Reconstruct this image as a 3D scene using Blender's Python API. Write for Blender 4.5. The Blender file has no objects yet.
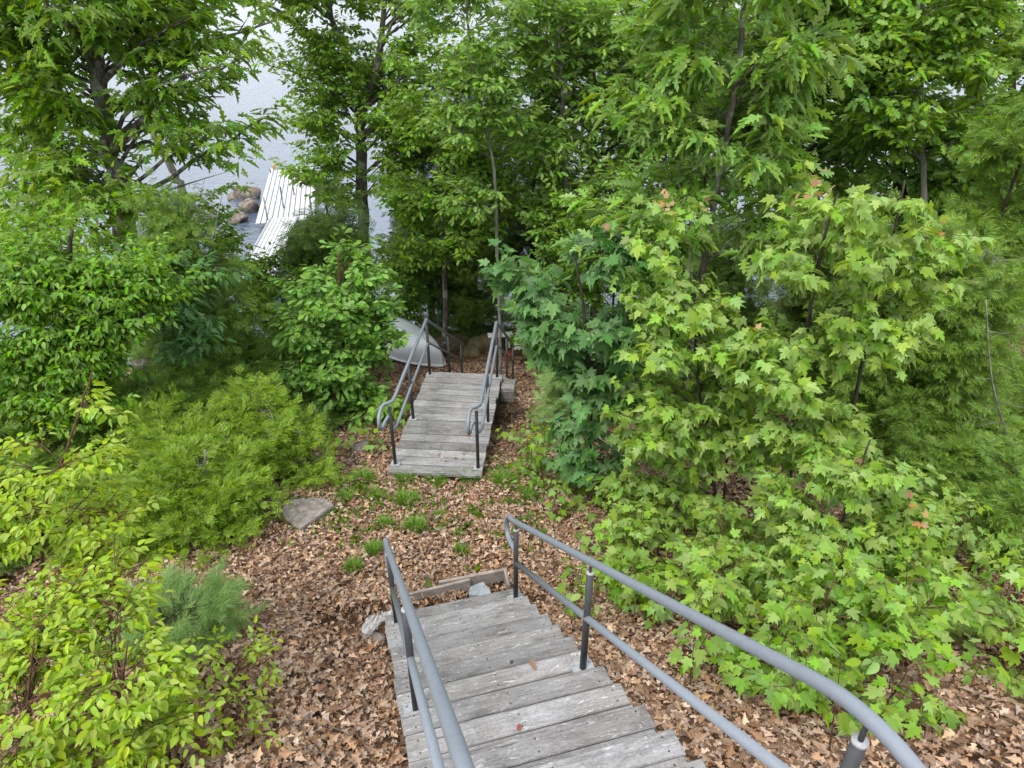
import bpy, math, random
import numpy as np
from mathutils import Vector
from mathutils.geometry import tessellate_polygon

random.seed(7)
RNG = np.random.default_rng(11)
sc = bpy.context.scene
COL = sc.collection

# ------------------------------------------------------------------ camera, sky, sun, exposure
PITCH = math.radians(29.7)
FPX = 682.0
cam_d = bpy.data.cameras.new('camera')
cam_d.sensor_width = 36.0
cam_d.lens = FPX / 1024 * 36.0
cam_d.clip_start = 0.05
cam_d.clip_end = 6000
cam = bpy.data.objects.new('camera', cam_d)
COL.objects.link(cam)
cam.location = (0, 0, 0)
cam.rotation_euler = (math.pi / 2 - PITCH, 0, 0)
sc.camera = cam

SUN_EL, SUN_AZ = math.radians(58), math.radians(215)      # azimuth clockwise from +Y: behind the viewer, to the left
w = bpy.data.worlds.new('World')
sc.world = w
w.use_nodes = True
nt = w.node_tree
bg = nt.nodes['Background']
sky = nt.nodes.new('ShaderNodeTexSky')
sky.sky_type = 'NISHITA'
sky.sun_disc = False
sky.sun_elevation = SUN_EL
sky.sun_rotation = SUN_AZ
sky.air_density = 1.0
sky.dust_density = 6.0
sky.ozone_density = 1.0
hs = nt.nodes.new('ShaderNodeHueSaturation')
hs.inputs['Saturation'].default_value = 0.50
nt.links.new(sky.outputs[0], hs.inputs['Color'])
cloud = nt.nodes.new('ShaderNodeMixRGB')          # even cloud cover over the clear-sky model
cloud.inputs[0].default_value = 0.62
cloud.inputs[2].default_value = (8.6, 9.0, 9.6, 1)
nt.links.new(hs.outputs[0], cloud.inputs[1])
nt.links.new(cloud.outputs[0], bg.inputs['Color'])
bg.inputs['Strength'].default_value = 0.15

sun_d = bpy.data.lights.new('sun', 'SUN')
sun_d.energy = 1.5
sun_d.angle = math.radians(14)
sun_d.color = (1.0, 0.96, 0.90)
sun = bpy.data.objects.new('sun', sun_d)
COL.objects.link(sun)
sd = Vector((math.sin(SUN_AZ) * math.cos(SUN_EL), math.cos(SUN_AZ) * math.cos(SUN_EL), math.sin(SUN_EL)))
sun.rotation_euler = sd.to_track_quat('Z', 'Y').to_euler()

sc.view_settings.view_transform = 'Standard'
sc.view_settings.look = 'None'
sc.view_settings.gamma = 1.0
sc.view_settings.exposure = 0.68
sc.render.engine = 'CYCLES'
cy = sc.cycles
cy.max_bounces = 5
cy.diffuse_bounces = 3
cy.glossy_bounces = 3
cy.transmission_bounces = 3
cy.transparent_max_bounces = 6
cy.caustics_reflective = False
cy.caustics_refractive = False
cy.use_denoising = True
cy.denoiser = 'OPENIMAGEDENOISE'
cy.denoising_input_passes = 'RGB_ALBEDO_NORMAL'
cy.denoising_prefilter = 'NONE'

# ------------------------------------------------------------------ helpers
CP, SP = math.cos(PITCH), math.sin(PITCH)


def P(u, v, Y=None, z=None):
    """world point at depth Y (or at height z) as surveyed from the photograph"""
    a, b = (u - 512) / FPX, (384 - v) / FPX
    d = np.array([a, CP + b * SP, -SP + b * CP])
    return d * (Y / d[1]) if Y is not None else d * (z / d[2])


def smooth(e0, e1, x):
    t = np.clip((x - e0) / (e1 - e0), 0, 1)
    return t * t * (3 - 2 * t)


WATER = -9.0
GY = np.array([-40, -6, 0.9, 4.9, 7.3, 9.9, 13.4, 16.0, 19.5, 23, 40, 90])
GZ = np.array([-2.4, -2.75, -2.95, -5.14, -5.52, -6.25, -7.55, -8.1, -9.1, -10.4, -13, -14])
_gy = np.linspace(-40, 90, 2601)
_gz = np.interp(_gy, GY, GZ)
_k = np.ones(9) / 9
_gz[8:-8] = np.convolve(_gz, _k, mode='same')[8:-8]


def vnoise(x, y):
    return (np.sin(x * 1.3 + 1.7 * np.sin(y * .9)) * np.cos(y * 1.1 + 1.3 * np.sin(x * .7)))


def ground(x, y):
    x = np.asarray(x, float)
    y = np.asarray(y, float)
    yy = y - np.where(x < 0, 0, 0)
    shift = np.where(x < -3, (x + 3) * 0.30, 0) - np.where(x > 4, (x - 4) * 0.42, 0) * smooth(9, 14, y) * -1 * -1
    shift = np.where(x < -3, -(x + 3) * 0.30, 0) * smooth(9, 13, y) - np.where(x > 4, (x - 4) * 0.5, 0) * smooth(9, 14, y)
    z = np.interp(yy + shift, _gy, _gz)
    z = z + 0.05 * vnoise(x, y) + 0.03 * vnoise(2.7 * x + 4, 2.3 * y)
    z = z + 0.10 * smooth(2.2, 5, x) * vnoise(x * .6, y * .6 + 2)
    # cut below the stair flight
    s1 = -0.27 * (x + 0.065) + 0.963 * (y - 2.86)
    t1 = np.abs(0.963 * (x + 0.065) + 0.27 * (y - 2.86))
    lim = -3.9 - 0.6407 * (np.clip(s1, -1.9, 1.8) - .14) - .30
    cut = np.minimum(z, lim)
    f = (1 - smooth(.70, 1.5, t1)) * (1 - smooth(1.75, 2.0, s1))
    return z + (cut - z) * f


def G(x, y, dz=0.0):
    return np.array([x, y, float(ground(x, y)) + dz])


def link(o, parent=None):
    COL.objects.link(o)
    if parent is not None:
        o.parent = parent
    return o


def tag(o, label=None, cat=None, group=None, kind=None):
    if label:
        o['label'] = label
    if cat:
        o['category'] = cat
    if group:
        o['group'] = group
    if kind:
        o['kind'] = kind
    return o


def empty(name, loc=(0, 0, 0), rz=0.0):
    o = bpy.data.objects.new(name, None)
    o.empty_display_size = 0.2
    o.location = loc
    o.rotation_euler = (0, 0, rz)
    return link(o)


def mesh_np(name, V, T, mat, smooth_sh=True):
    """triangle mesh from arrays"""
    V = np.asarray(V, np.float32).reshape(-1, 3)
    T = np.asarray(T, np.int32).reshape(-1, 3)
    me = bpy.data.meshes.new(name)
    me.vertices.add(len(V))
    me.vertices.foreach_set('co', V.ravel())
    me.loops.add(T.size)
    me.loops.foreach_set('vertex_index', T.ravel())
    me.polygons.add(len(T))
    me.polygons.foreach_set('loop_start', np.arange(0, T.size, 3, dtype=np.int32))
    if not smooth_sh:
        me.polygons.foreach_set('use_smooth', np.zeros(len(T), bool))
    me.update(calc_edges=True)
    me.materials.append(mat)
    return me


class MB:
    """collects tubes, boxes and quads of one mesh"""

    def __init__(s):
        s.v, s.f = [], []

    def tube(s, pts, rad, n=8, cap=True):
        pts = [Vector(p) for p in pts]
        m = len(pts)
        if np.isscalar(rad):
            rad = [rad] * m
        o = len(s.v)
        ref = None
        for i, p in enumerate(pts):
            d = (pts[min(i + 1, m - 1)] - pts[max(i - 1, 0)])
            if d.length < 1e-9:
                d = Vector((0, 0, 1))
            d.normalize()
            if ref is None:
                ref = d.orthogonal().normalized()
            ref = (ref - d * ref.dot(d))
            if ref.length < 1e-6:
                ref = d.orthogonal()
            ref.normalize()
            b = d.cross(ref)
            for k in range(n):
                a = 2 * math.pi * k / n
                s.v.append(p + (ref * math.cos(a) + b * math.sin(a)) * rad[i])
        for i in range(m - 1):
            for k in range(n):
                k2 = (k + 1) % n
                s.f.append((o + i * n + k, o + i * n + k2, o + (i + 1) * n + k2, o + (i + 1) * n + k))
        if cap:
            s.f.append(tuple(o + k for k in range(n))[::-1])
            s.f.append(tuple(o + (m - 1) * n + k for k in range(n)))

    def box(s, c, size, ax=None, bev=0.0):
        c = Vector(c)
        ax = ax or (Vector((1, 0, 0)), Vector((0, 1, 0)), Vector((0, 0, 1)))
        h = [q / 2 for q in size]
        o = len(s.v)
        if bev <= 0:
            for sx in (-1, 1):
                for sy in (-1, 1):
                    for sz in (-1, 1):
                        s.v.append(c + ax[0] * sx * h[0] + ax[1] * sy * h[1] + ax[2] * sz * h[2])
            for f in ((0, 1, 3, 2), (4, 6, 7, 5), (0, 4, 5, 1), (2, 3, 7, 6), (0, 2, 6, 4), (1, 5, 7, 3)):
                s.f.append(tuple(o + i for i in f))
            return
        # chamfered top edges: bottom ring, upper ring, inset top ring
        def ring(ix, iy, z):
            return [c + ax[0] * sx * ix + ax[1] * sy * iy + ax[2] * z for sx, sy in ((-1, -1), (1, -1), (1, 1), (-1, 1))]
        s.v += ring(h[0], h[1], -h[2]) + ring(h[0], h[1], h[2] - bev) + ring(h[0] - bev, h[1] - bev, h[2])
        s.f.append((o + 3, o + 2, o + 1, o))
        for r in (0, 4):
            for k in range(4):
                k2 = (k + 1) % 4
                s.f.append((o + r + k, o + r + k2, o + r + 4 + k2, o + r + 4 + k))
        s.f.append((o + 8, o + 9, o + 10, o + 11))

    def build(s, name, mat, parent=None, sm=False):
        me = bpy.data.meshes.new(name)
        me.from_pydata([tuple(v) for v in s.v], [], s.f)
        me.polygons.foreach_set('use_smooth', [sm] * len(me.polygons))
        me.materials.append(mat)
        me.update()
        return link(bpy.data.objects.new(name, me), parent)


# ------------------------------------------------------------------ materials
def new_mat(name):
    m = bpy.data.materials.new(name)
    m.use_nodes = True
    return m, m.node_tree, m.node_tree.nodes['Principled BSDF']


def N(nt, typ, **kw):
    n = nt.nodes.new(typ)
    for k, v in kw.items():
        setattr(n, k, v)
    return n


def ramp(nt, fac, stops, interp='LINEAR'):
    r = N(nt, 'ShaderNodeValToRGB')
    r.color_ramp.interpolation = interp
    e = r.color_ramp.elements
    while len(e) < len(stops):
        e.new(0.5)
    for el, (p, c) in zip(e, stops):
        el.position = p
        el.color = (*c, 1)
    nt.links.new(fac, r.inputs[0])
    return r


def leaf_mat(name, col, hue=0.025, val=0.45, sat=0.15, trans=0.35, rough=0.5, spec=0.35, tcol=None, stops=None):
    m, nt, bs = new_mat(name)
    L = nt.links.new
    geo = N(nt, 'ShaderNodeNewGeometry')
    wn = N(nt, 'ShaderNodeTexWhiteNoise', noise_dimensions='1D')
    mul = N(nt, 'ShaderNodeMath', operation='MULTIPLY')
    mul.inputs[1].default_value = 917.3
    L(geo.outputs['Random Per Island'], mul.inputs[0])
    L(mul.outputs[0], wn.inputs['W'])
    h = N(nt, 'ShaderNodeHueSaturation')
    if stops:
        r = ramp(nt, wn.outputs['Value'], stops)
        L(r.outputs[0], h.inputs['Color'])
    else:
        h.inputs['Color'].default_value = (*col, 1)
    a = N(nt, 'ShaderNodeMapRange')
    a.inputs['To Min'].default_value = 0.5 - hue
    a.inputs['To Max'].default_value = 0.5 + hue
    L(wn.outputs['Value'], a.inputs['Value'])
    L(a.outputs[0], h.inputs['Hue'])
    b = N(nt, 'ShaderNodeMapRange')
    b.inputs['To Min'].default_value = 1 - val
    b.inputs['To Max'].default_value = 1 + val
    L(geo.outputs['Random Per Island'], b.inputs['Value'])
    L(b.outputs[0], h.inputs['Value'])
    c = N(nt, 'ShaderNodeMapRange')
    c.inputs['To Min'].default_value = 1 + sat
    c.inputs['To Max'].default_value = 1 - sat
    sep = N(nt, 'ShaderNodeSeparateColor')
    L(wn.outputs['Color'], sep.inputs[0])
    L(sep.outputs[1], c.inputs['Value'])
    L(c.outputs[0], h.inputs['Saturation'])
    L(h.outputs[0], bs.inputs['Base Color'])
    bs.inputs['Roughness'].default_value = rough
    bs.inputs['Specular IOR Level'].default_value = spec
    if trans > 0:
        tr = N(nt, 'ShaderNodeBsdfTranslucent')
        h2 = N(nt, 'ShaderNodeHueSaturation')
        h2.inputs['Hue'].default_value = 0.48
        h2.inputs['Saturation'].default_value = 1.1
        h2.inputs['Value'].default_value = 1.45
        L(h.outputs[0], h2.inputs['Color'])
        L(h2.outputs[0], tr.inputs['Color'])
        mx = N(nt, 'ShaderNodeMixShader')
        mx.inputs[0].default_value = trans
        L(bs.outputs[0], mx.inputs[1])
        L(tr.outputs[0], mx.inputs[2])
        L(mx.outputs[0], nt.nodes['Material Output'].inputs['Surface'])
    return m


def bark_mat(name, c0, c1, scale=14, lichen=None):
    m, nt, bs = new_mat(name)
    L = nt.links.new
    tc = N(nt, 'ShaderNodeTexCoord')
    mp = N(nt, 'ShaderNodeMapping')
    mp.inputs['Scale'].default_value = (1, 1, 0.22)
    L(tc.outputs['Object'], mp.inputs[0])
    n1 = N(nt, 'ShaderNodeTexNoise')
    n1.inputs['Scale'].default_value = scale
    n1.inputs['Detail'].default_value = 6
    n1.inputs['Roughness'].default_value = 0.7
    L(mp.outputs[0], n1.inputs['Vector'])
    r = ramp(nt, n1.outputs[0], [(0.35, c0), (0.65, c1)])
    out = r.outputs[0]
    if lichen:
        n2 = N(nt, 'ShaderNodeTexNoise')
        n2.inputs['Scale'].default_value = 5
        n2.inputs['Detail'].default_value = 5
        L(tc.outputs['Object'], n2.inputs['Vector'])
        r2 = ramp(nt, n2.outputs[0], [(0.52, (0, 0, 0)), (0.6, (1, 1, 1))])
        mx = N(nt, 'ShaderNodeMixRGB')
        L(r2.outputs[0], mx.inputs[0])
        L(out, mx.inputs[1])
        mx.inputs[2].default_value = (*lichen, 1)
        out = mx.outputs[0]
    L(out, bs.inputs['Base Color'])
    bs.inputs['Roughness'].default_value = 0.9
    bs.inputs['Specular IOR Level'].default_value = 0.15
    bp = N(nt, 'ShaderNodeBump')
    bp.inputs['Strength'].default_value = 0.7
    bp.inputs['Distance'].default_value = 0.02
    L(n1.outputs[0], bp.inputs['Height'])
    L(bp.outputs[0], bs.inputs['Normal'])
    return m


def wood_mat(name, tint=(1, 1, 1), dark=1.0):
    """weathered grey board: grain runs along local X, each board shifts the pattern"""
    m, nt, bs = new_mat(name)
    L = nt.links.new
    tc = N(nt, 'ShaderNodeTexCoord')
    oi = N(nt, 'ShaderNodeObjectInfo')
    off = N(nt, 'ShaderNodeVectorMath', operation='SCALE')
    off.inputs[0].default_value = (37.0, 53.0, 11.0)
    L(oi.outputs['Random'], off.inputs['Scale'])
    add = N(nt, 'ShaderNodeVectorMath', operation='ADD')
    L(tc.outputs['Object'], add.inputs[0])
    L(off.outputs[0], add.inputs[1])

    def noise(sx, sy, scale, detail, rough=0.6, dist=0.0):
        mp = N(nt, 'ShaderNodeMapping')
        mp.inputs['Scale'].default_value = (sx, sy, sy)
        L(add.outputs[0], mp.inputs[0])
        n = N(nt, 'ShaderNodeTexNoise')
        n.inputs['Scale'].default_value = scale
        n.inputs['Detail'].default_value = detail
        n.inputs['Roughness'].default_value = rough
        n.inputs['Distortion'].default_value = dist
        L(mp.outputs[0], n.inputs['Vector'])
        return n.outputs[0]
    grain = noise(0.07, 1.0, 60, 5, 0.7, 0.3)
    patch = noise(0.35, 1.0, 9, 5, 0.65, 0.6)
    flake = noise(0.28, 1.0, 46, 6, 0.75, 0.8)
    crack = noise(0.035, 1.0, 34, 4, 0.6, 0.5)
    big = noise(0.6, 0.8, 2.5, 3)
    base = ramp(nt, grain, [(0.28, tuple(0.22 * dark * t for t in tint)), (0.50, tuple(0.335 * dark * t for t in tint)), (0.74, tuple(0.41 * dark * t for t in tint))])
    pr = ramp(nt, patch, [(0.34, (0.58, 0.57, 0.56)), (0.52, (1, 1, 1)), (0.75, (1.0, 1.0, 1.0))])
    m1 = N(nt, 'ShaderNodeMixRGB', blend_type='MULTIPLY')
    m1.inputs[0].default_value = 0.75
    L(base.outputs[0], m1.inputs[1])
    L(pr.outputs[0], m1.inputs[2])
    br = ramp(nt, big, [(0.35, (0.78, 0.76, 0.72)), (0.65, (1.08, 1.08, 1.1))])
    m2 = N(nt, 'ShaderNodeMixRGB', blend_type='MULTIPLY')
    m2.inputs[0].default_value = 1
    L(m1.outputs[0], m2.inputs[1])
    L(br.outputs[0], m2.inputs[2])
    fr = ramp(nt, flake, [(0.575, (0, 0, 0)), (0.64, (1, 1, 1))])
    speck = noise(0.5, 1.0, 110, 4, 0.7, 0.2)
    sr = ramp(nt, speck, [(0.36, (0.66, 0.65, 0.64)), (0.50, (1, 1, 1)), (0.68, (1.12, 1.12, 1.12))])
    m3 = N(nt, 'ShaderNodeMixRGB')
    fm = N(nt, 'ShaderNodeMath', operation='MULTIPLY')
    fm.inputs[1].default_value = 0.62
    L(fr.outputs[0], fm.inputs[0])
    L(fm.outputs[0], m3.inputs[0])
    L(m2.outputs[0], m3.inputs[1])
    m3.inputs[2].default_value = (0.56, 0.56, 0.57, 1)
    m3b = N(nt, 'ShaderNodeMixRGB', blend_type='MULTIPLY')
    m3b.inputs[0].default_value = 0.8
    L(m3.outputs[0], m3b.inputs[1])
    L(sr.outputs[0], m3b.inputs[2])
    # per-board tone
    hv = N(nt, 'ShaderNodeHueSaturation')
    mr = N(nt, 'ShaderNodeMapRange')
    mr.inputs['To Min'].default_value = 0.76
    mr.inputs['To Max'].default_value = 1.18
    L(oi.outputs['Random'], mr.inputs['Value'])
    L(mr.outputs[0], hv.inputs['Value'])
    L(m3b.outputs[0], hv.inputs['Color'])
    # knots and small dark marks
    vo = N(nt, 'ShaderNodeTexVoronoi')
    vo.inputs['Scale'].default_value = 3.2
    L(add.outputs[0], vo.inputs['Vector'])
    kr = ramp(nt, vo.outputs['Distance'], [(0.035, (0.30, 0.27, 0.24)), (0.065, (1, 1, 1))])
    m4 = N(nt, 'ShaderNodeMixRGB', blend_type='MULTIPLY')
    m4.inputs[0].default_value = 1
    L(hv.outputs[0], m4.inputs[1])
    L(kr.outputs[0], m4.inputs[2])
    cr = ramp(nt, crack, [(0.30, (0.38, 0.36, 0.34)), (0.37, (1, 1, 1))])
    m5 = N(nt, 'ShaderNodeMixRGB', blend_type='MULTIPLY')
    m5.inputs[0].default_value = 1
    L(m4.outputs[0], m5.inputs[1])
    L(cr.outputs[0], m5.inputs[2])
    # nail heads: two at each end and two over the middle stringer
    sx = N(nt, 'ShaderNodeSeparateXYZ')
    L(tc.outputs['Object'], sx.inputs[0])

    def mth(op, p, q):
        n_ = N(nt, 'ShaderNodeMath', operation=op)
        for i_, v_ in enumerate((p, q)):
            if v_ is None:
                continue
            if isinstance(v_, (int, float)):
                n_.inputs[i_].default_value = v_
            else:
                L(v_, n_.inputs[i_])
        return n_.outputs[0]
    ax_ = mth('ABSOLUTE', sx.outputs[0], None)
    dx_ = mth('MINIMUM', mth('ABSOLUTE', mth('SUBTRACT', ax_, .575), None), ax_)
    dy_ = mth('SUBTRACT', mth('ABSOLUTE', sx.outputs[1], None), .037)
    dd2 = mth('SQRT', mth('ADD', mth('MULTIPLY', dx_, dx_), mth('MULTIPLY', dy_, dy_)), None)
    nr2 = ramp(nt, dd2, [(.0042, (.22, .20, .19)), (.0062, (1, 1, 1))])
    m6 = N(nt, 'ShaderNodeMixRGB', blend_type='MULTIPLY')
    m6.inputs[0].default_value = 1
    L(m5.outputs[0], m6.inputs[1])
    L(nr2.outputs[0], m6.inputs[2])
    L(m6.outputs[0], bs.inputs['Base Color'])
    bs.inputs['Roughness'].default_value = 0.85
    bs.inputs['Specular IOR Level'].default_value = 0.2
    bp = N(nt, 'ShaderNodeBump')
    bp.inputs['Strength'].default_value = 0.5
    bp.inputs['Distance'].default_value = 0.004
    ad = N(nt, 'ShaderNodeMath', operation='ADD')
    L(grain, ad.inputs[0])
    L(patch, ad.inputs[1])
    L(ad.outputs[0], bp.inputs['Height'])
    L(bp.outputs[0], bs.inputs['Normal'])
    return m


def noise_mat(name, c0, c1, scale=8, rough=0.6, bump=0.3, dist=0.01, spec=0.3, metal=0.0, lo=0.35, hi=0.65):
    m, nt, bs = new_mat(name)
    L = nt.links.new
    tc = N(nt, 'ShaderNodeTexCoord')
    n = N(nt, 'ShaderNodeTexNoise')
    n.inputs['Scale'].default_value = scale
    n.inputs['Detail'].default_value = 7
    n.inputs['Roughness'].default_value = 0.65
    L(tc.outputs['Object'], n.inputs['Vector'])
    r = ramp(nt, n.outputs[0], [(lo, c0), (hi, c1)])
    L(r.outputs[0], bs.inputs['Base Color'])
    bs.inputs['Roughness'].default_value = rough
    bs.inputs['Specular IOR Level'].default_value = spec
    bs.inputs['Metallic'].default_value = metal
    bp = N(nt, 'ShaderNodeBump')
    bp.inputs['Strength'].default_value = bump
    bp.inputs['Distance'].default_value = dist
    L(n.outputs[0], bp.inputs['Height'])
    L(bp.outputs[0], bs.inputs['Normal'])
    return m


M = {}
M['wood'] = wood_mat('weathered_boards', (1.0, 0.99, 0.985), 0.80)
M['wood_deck'] = wood_mat('weathered_deck_boards', (1.0, 0.995, 0.985), 0.80)
M['wood_dark'] = wood_mat('weathered_timber', (1.0, 0.92, 0.84), 0.6)
M['wood_edge'] = wood_mat('edging_timber', (1.0, 0.88, 0.78), 0.85)
M['rail'] = noise_mat('grey_painted_pipe', (0.155, 0.173, 0.20), (0.195, 0.22, 0.255), 34, 0.45, 0.12, 0.002, 0.45, lo=0.25, hi=0.50)
M['post'] = noise_mat('shaded_grey_painted_pipe', (0.036, 0.038, 0.043), (0.052, 0.054, 0.06), 20, 0.5, 0.08, 0.002, 0.4)  # same grey paint as the rails, with the posts' shade put into the colour
M['plate'] = noise_mat('galvanised_plate', (0.25, 0.26, 0.28), (0.36, 0.37, 0.39), 30, 0.5, 0.1, 0.002, 0.5)
M['bark'] = bark_mat('grey_bark', (0.05, 0.042, 0.036), (0.21, 0.19, 0.165), 24, (0.33, 0.34, 0.29))
M['bark_dark'] = bark_mat('dark_bark', (0.025, 0.02, 0.016), (0.085, 0.07, 0.055), 22)
M['bark_pale'] = bark_mat('pale_bark', (0.12, 0.11, 0.10), (0.32, 0.30, 0.27), 18)
M['bark_red'] = bark_mat('red_brown_bark', (0.06, 0.032, 0.02), (0.16, 0.09, 0.06), 30)
M['maple'] = leaf_mat('light_maple_leaf', (0.26, 0.4, 0.085), 0.02, 0.3, 0.15, 0.41, 0.5, 0.22)
M['maple2'] = leaf_mat('mid_maple_leaf', (0.17, 0.31, 0.06), 0.02, 0.35, 0.15, 0.41, 0.5, 0.22)
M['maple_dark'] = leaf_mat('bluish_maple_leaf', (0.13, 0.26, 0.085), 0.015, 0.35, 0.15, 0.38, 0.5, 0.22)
M['young'] = leaf_mat('young_red_leaf', (0.42, 0.24, 0.12), 0.02, 0.3, 0.2, 0.35)
M['oak'] = leaf_mat('oak_leaf', (0.19, 0.335, 0.048), 0.02, 0.38, 0.15, 0.41, 0.5, 0.22)
M['oak_light'] = leaf_mat('light_oak_leaf', (0.2, 0.34, 0.07), 0.02, 0.38, 0.15, 0.41, 0.5, 0.22)
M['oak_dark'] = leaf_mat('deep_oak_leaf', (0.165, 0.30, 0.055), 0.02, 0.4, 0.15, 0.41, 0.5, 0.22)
M['ovate'] = leaf_mat('hornbeam_leaf', (0.165, 0.32, 0.042), 0.02, 0.38, 0.15, 0.41, 0.5, 0.22)
M['lime'] = leaf_mat('lime_leaf', (0.31, 0.44, 0.055), 0.02, 0.28, 0.12, 0.46, 0.5, 0.22)
M['bush'] = leaf_mat('bright_bush_leaf', (0.2, 0.37, 0.08), 0.015, 0.32, 0.15, 0.41, 0.5, 0.22)
M['cedar'] = leaf_mat('cedar_frond', (0.16, 0.27, 0.045), 0.025, 0.4, 0.15, 0.34, 0.5, 0.22)
M['cedar_lime'] = leaf_mat('yellow_green_cedar_frond', (0.215, 0.34, 0.04), 0.025, 0.35, 0.15, 0.36, 0.5, 0.22)
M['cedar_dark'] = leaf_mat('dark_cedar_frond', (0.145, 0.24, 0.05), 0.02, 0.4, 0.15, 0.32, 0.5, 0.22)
M['pine'] = leaf_mat('pine_needles', (0.34, 0.50, 0.18), 0.015, 0.3, 0.15, 0.25, 0.5, 0.22)
M['grass'] = leaf_mat('grass_blade', (0.13, 0.25, 0.03), 0.02, 0.35, 0.15, 0.3, 0.5, 0.25)
M['seedling'] = leaf_mat('seedling_leaf', (0.215, 0.36, 0.06), 0.02, 0.35, 0.15, 0.41, 0.5, 0.22)
M['litter'] = leaf_mat('dead_leaf', None, 0.0, 0.35, 0.25, 0.10, 0.75, 0.2,
                       stops=[(0.0, (0.18, 0.105, 0.062)), (0.25, (0.29, 0.185, 0.12)), (0.5, (0.39, 0.265, 0.18)), (0.8, (0.46, 0.335, 0.235)), (1.0, (0.54, 0.42, 0.31))])
M['red_leaf'] = leaf_mat('red_brown_leaf', (0.25, 0.10, 0.06), 0.02, 0.4, 0.2, 0.1)
M['rock'] = noise_mat('grey_rock', (0.16, 0.145, 0.13), (0.36, 0.335, 0.30), 7, 0.85, 0.6, 0.03, 0.2)
M['lakerock'] = noise_mat('brown_lake_rock', (0.10, 0.08, 0.065), (0.34, 0.29, 0.25), 5, 0.9, 1.0, 0.12, 0.15)
M['slab'] = noise_mat('pale_stone', (0.13, 0.112, 0.098), (0.29, 0.262, 0.238), 11, 0.9, 0.9, 0.03, 0.2)
M['slate'] = noise_mat('blue_grey_slate', (0.17, 0.195, 0.21), (0.28, 0.31, 0.33), 16, 0.8, 0.3, 0.01, 0.25)
M['mossrock'] = noise_mat('mossy_rock', (0.07, 0.075, 0.03), (0.19, 0.15, 0.10), 6, 0.9, 0.8, 0.04, 0.1)
M['white'] = noise_mat('white_paint', (0.58, 0.60, 0.62), (0.70, 0.71, 0.72), 6, 0.4, 0.05, 0.003, 0.4)
M['dockwhite'] = noise_mat('weathered_white_decking', (0.36, 0.37, 0.38), (0.52, 0.53, 0.54), 2.5, 0.6, 0.1, 0.005, 0.3)
M['hull'] = noise_mat('white_hull', (0.74, 0.79, 0.84), (0.82, 0.86, 0.90), 3, 0.3, 0.03, 0.003, 0.5)
M['rubber'] = noise_mat('dark_rubber', (0.03, 0.03, 0.035), (0.06, 0.06, 0.065), 8, 0.7)
M['red'] = noise_mat('red_paint', (0.30, 0.05, 0.04), (0.40, 0.08, 0.06), 8, 0.5)
M['orange'] = noise_mat('orange_plastic', (0.42, 0.22, 0.08), (0.50, 0.28, 0.12), 8, 0.5)

# ground -------------------------------------------------------------
m, nt, bs = new_mat('forest_floor')
L = nt.links.new
tc = N(nt, 'ShaderNodeTexCoord')
vo = N(nt, 'ShaderNodeTexVoronoi')
vo.inputs['Scale'].default_value = 16
vo.inputs['Randomness'].default_value = 1
nz = N(nt, 'ShaderNodeTexNoise')
nz.inputs['Scale'].default_value = 9
nz.inputs['Detail'].default_value = 8
mxv = N(nt, 'ShaderNodeMixRGB')
mxv.inputs[0].default_value = 0.12
L(tc.outputs['Object'], mxv.inputs[1])
L(nz.outputs['Color'], mxv.inputs[2])
L(mxv.outputs[0], vo.inputs['Vector'])
sp = N(nt, 'ShaderNodeSeparateColor')
L(vo.outputs['Color'], sp.inputs[0])
r1 = ramp(nt, sp.outputs[0], [(0.0, (0.05, 0.03, 0.02)), (0.4, (0.15, 0.09, 0.055)), (0.75, (0.28, 0.18, 0.12)), (1.0, (0.40, 0.29, 0.20))])
n2 = N(nt, 'ShaderNodeTexNoise')
n2.inputs['Scale'].default_value = 0.9
n2.inputs['Detail'].default_value = 5
L(tc.outputs['Object'], n2.inputs['Vector'])
r2 = ramp(nt, n2.outputs[0], [(0.42, (0.55, 0.5, 0.46)), (0.62, (1, 1, 1))])
mm = N(nt, 'ShaderNodeMixRGB', blend_type='MULTIPLY')
mm.inputs[0].default_value = 1
L(r1.outputs[0], mm.inputs[1])
L(r2.outputs[0], mm.inputs[2])
L(mm.outputs[0], bs.inputs['Base Color'])
bs.inputs['Roughness'].default_value = 0.95
bs.inputs['Specular IOR Level'].default_value = 0.1
bp = N(nt, 'ShaderNodeBump')
bp.inputs['Strength'].default_value = 0.8
bp.inputs['Distance'].default_value = 0.03
L(vo.outputs['Distance'], bp.inputs['Height'])
L(bp.outputs[0], bs.inputs['Normal'])
M['ground'] = m

xs = np.concatenate([np.linspace(-90, -10, 60)[:-1], np.linspace(-10, 10, 161)[:-1], np.linspace(10, 90, 60)])
ys = np.concatenate([np.linspace(-40, 0, 20)[:-1], np.linspace(0, 16, 129)[:-1], np.linspace(16, 90, 90)])
XX, YY = np.meshgrid(xs, ys)
ZZ = ground(XX, YY)
nx, ny = len(xs), len(ys)
V = np.stack([XX, YY, ZZ], -1).reshape(-1, 3)
ii = np.arange(nx * ny).reshape(ny, nx)
A, B, C_, D_ = ii[:-1, :-1].ravel(), ii[:-1, 1:].ravel(), ii[1:, 1:].ravel(), ii[1:, :-1].ravel()
T = np.concatenate([np.stack([A, B, C_], 1), np.stack([A, C_, D_], 1)])
tag(link(bpy.data.objects.new('ground', mesh_np('ground', V, T, M['ground']))), kind='structure')

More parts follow.
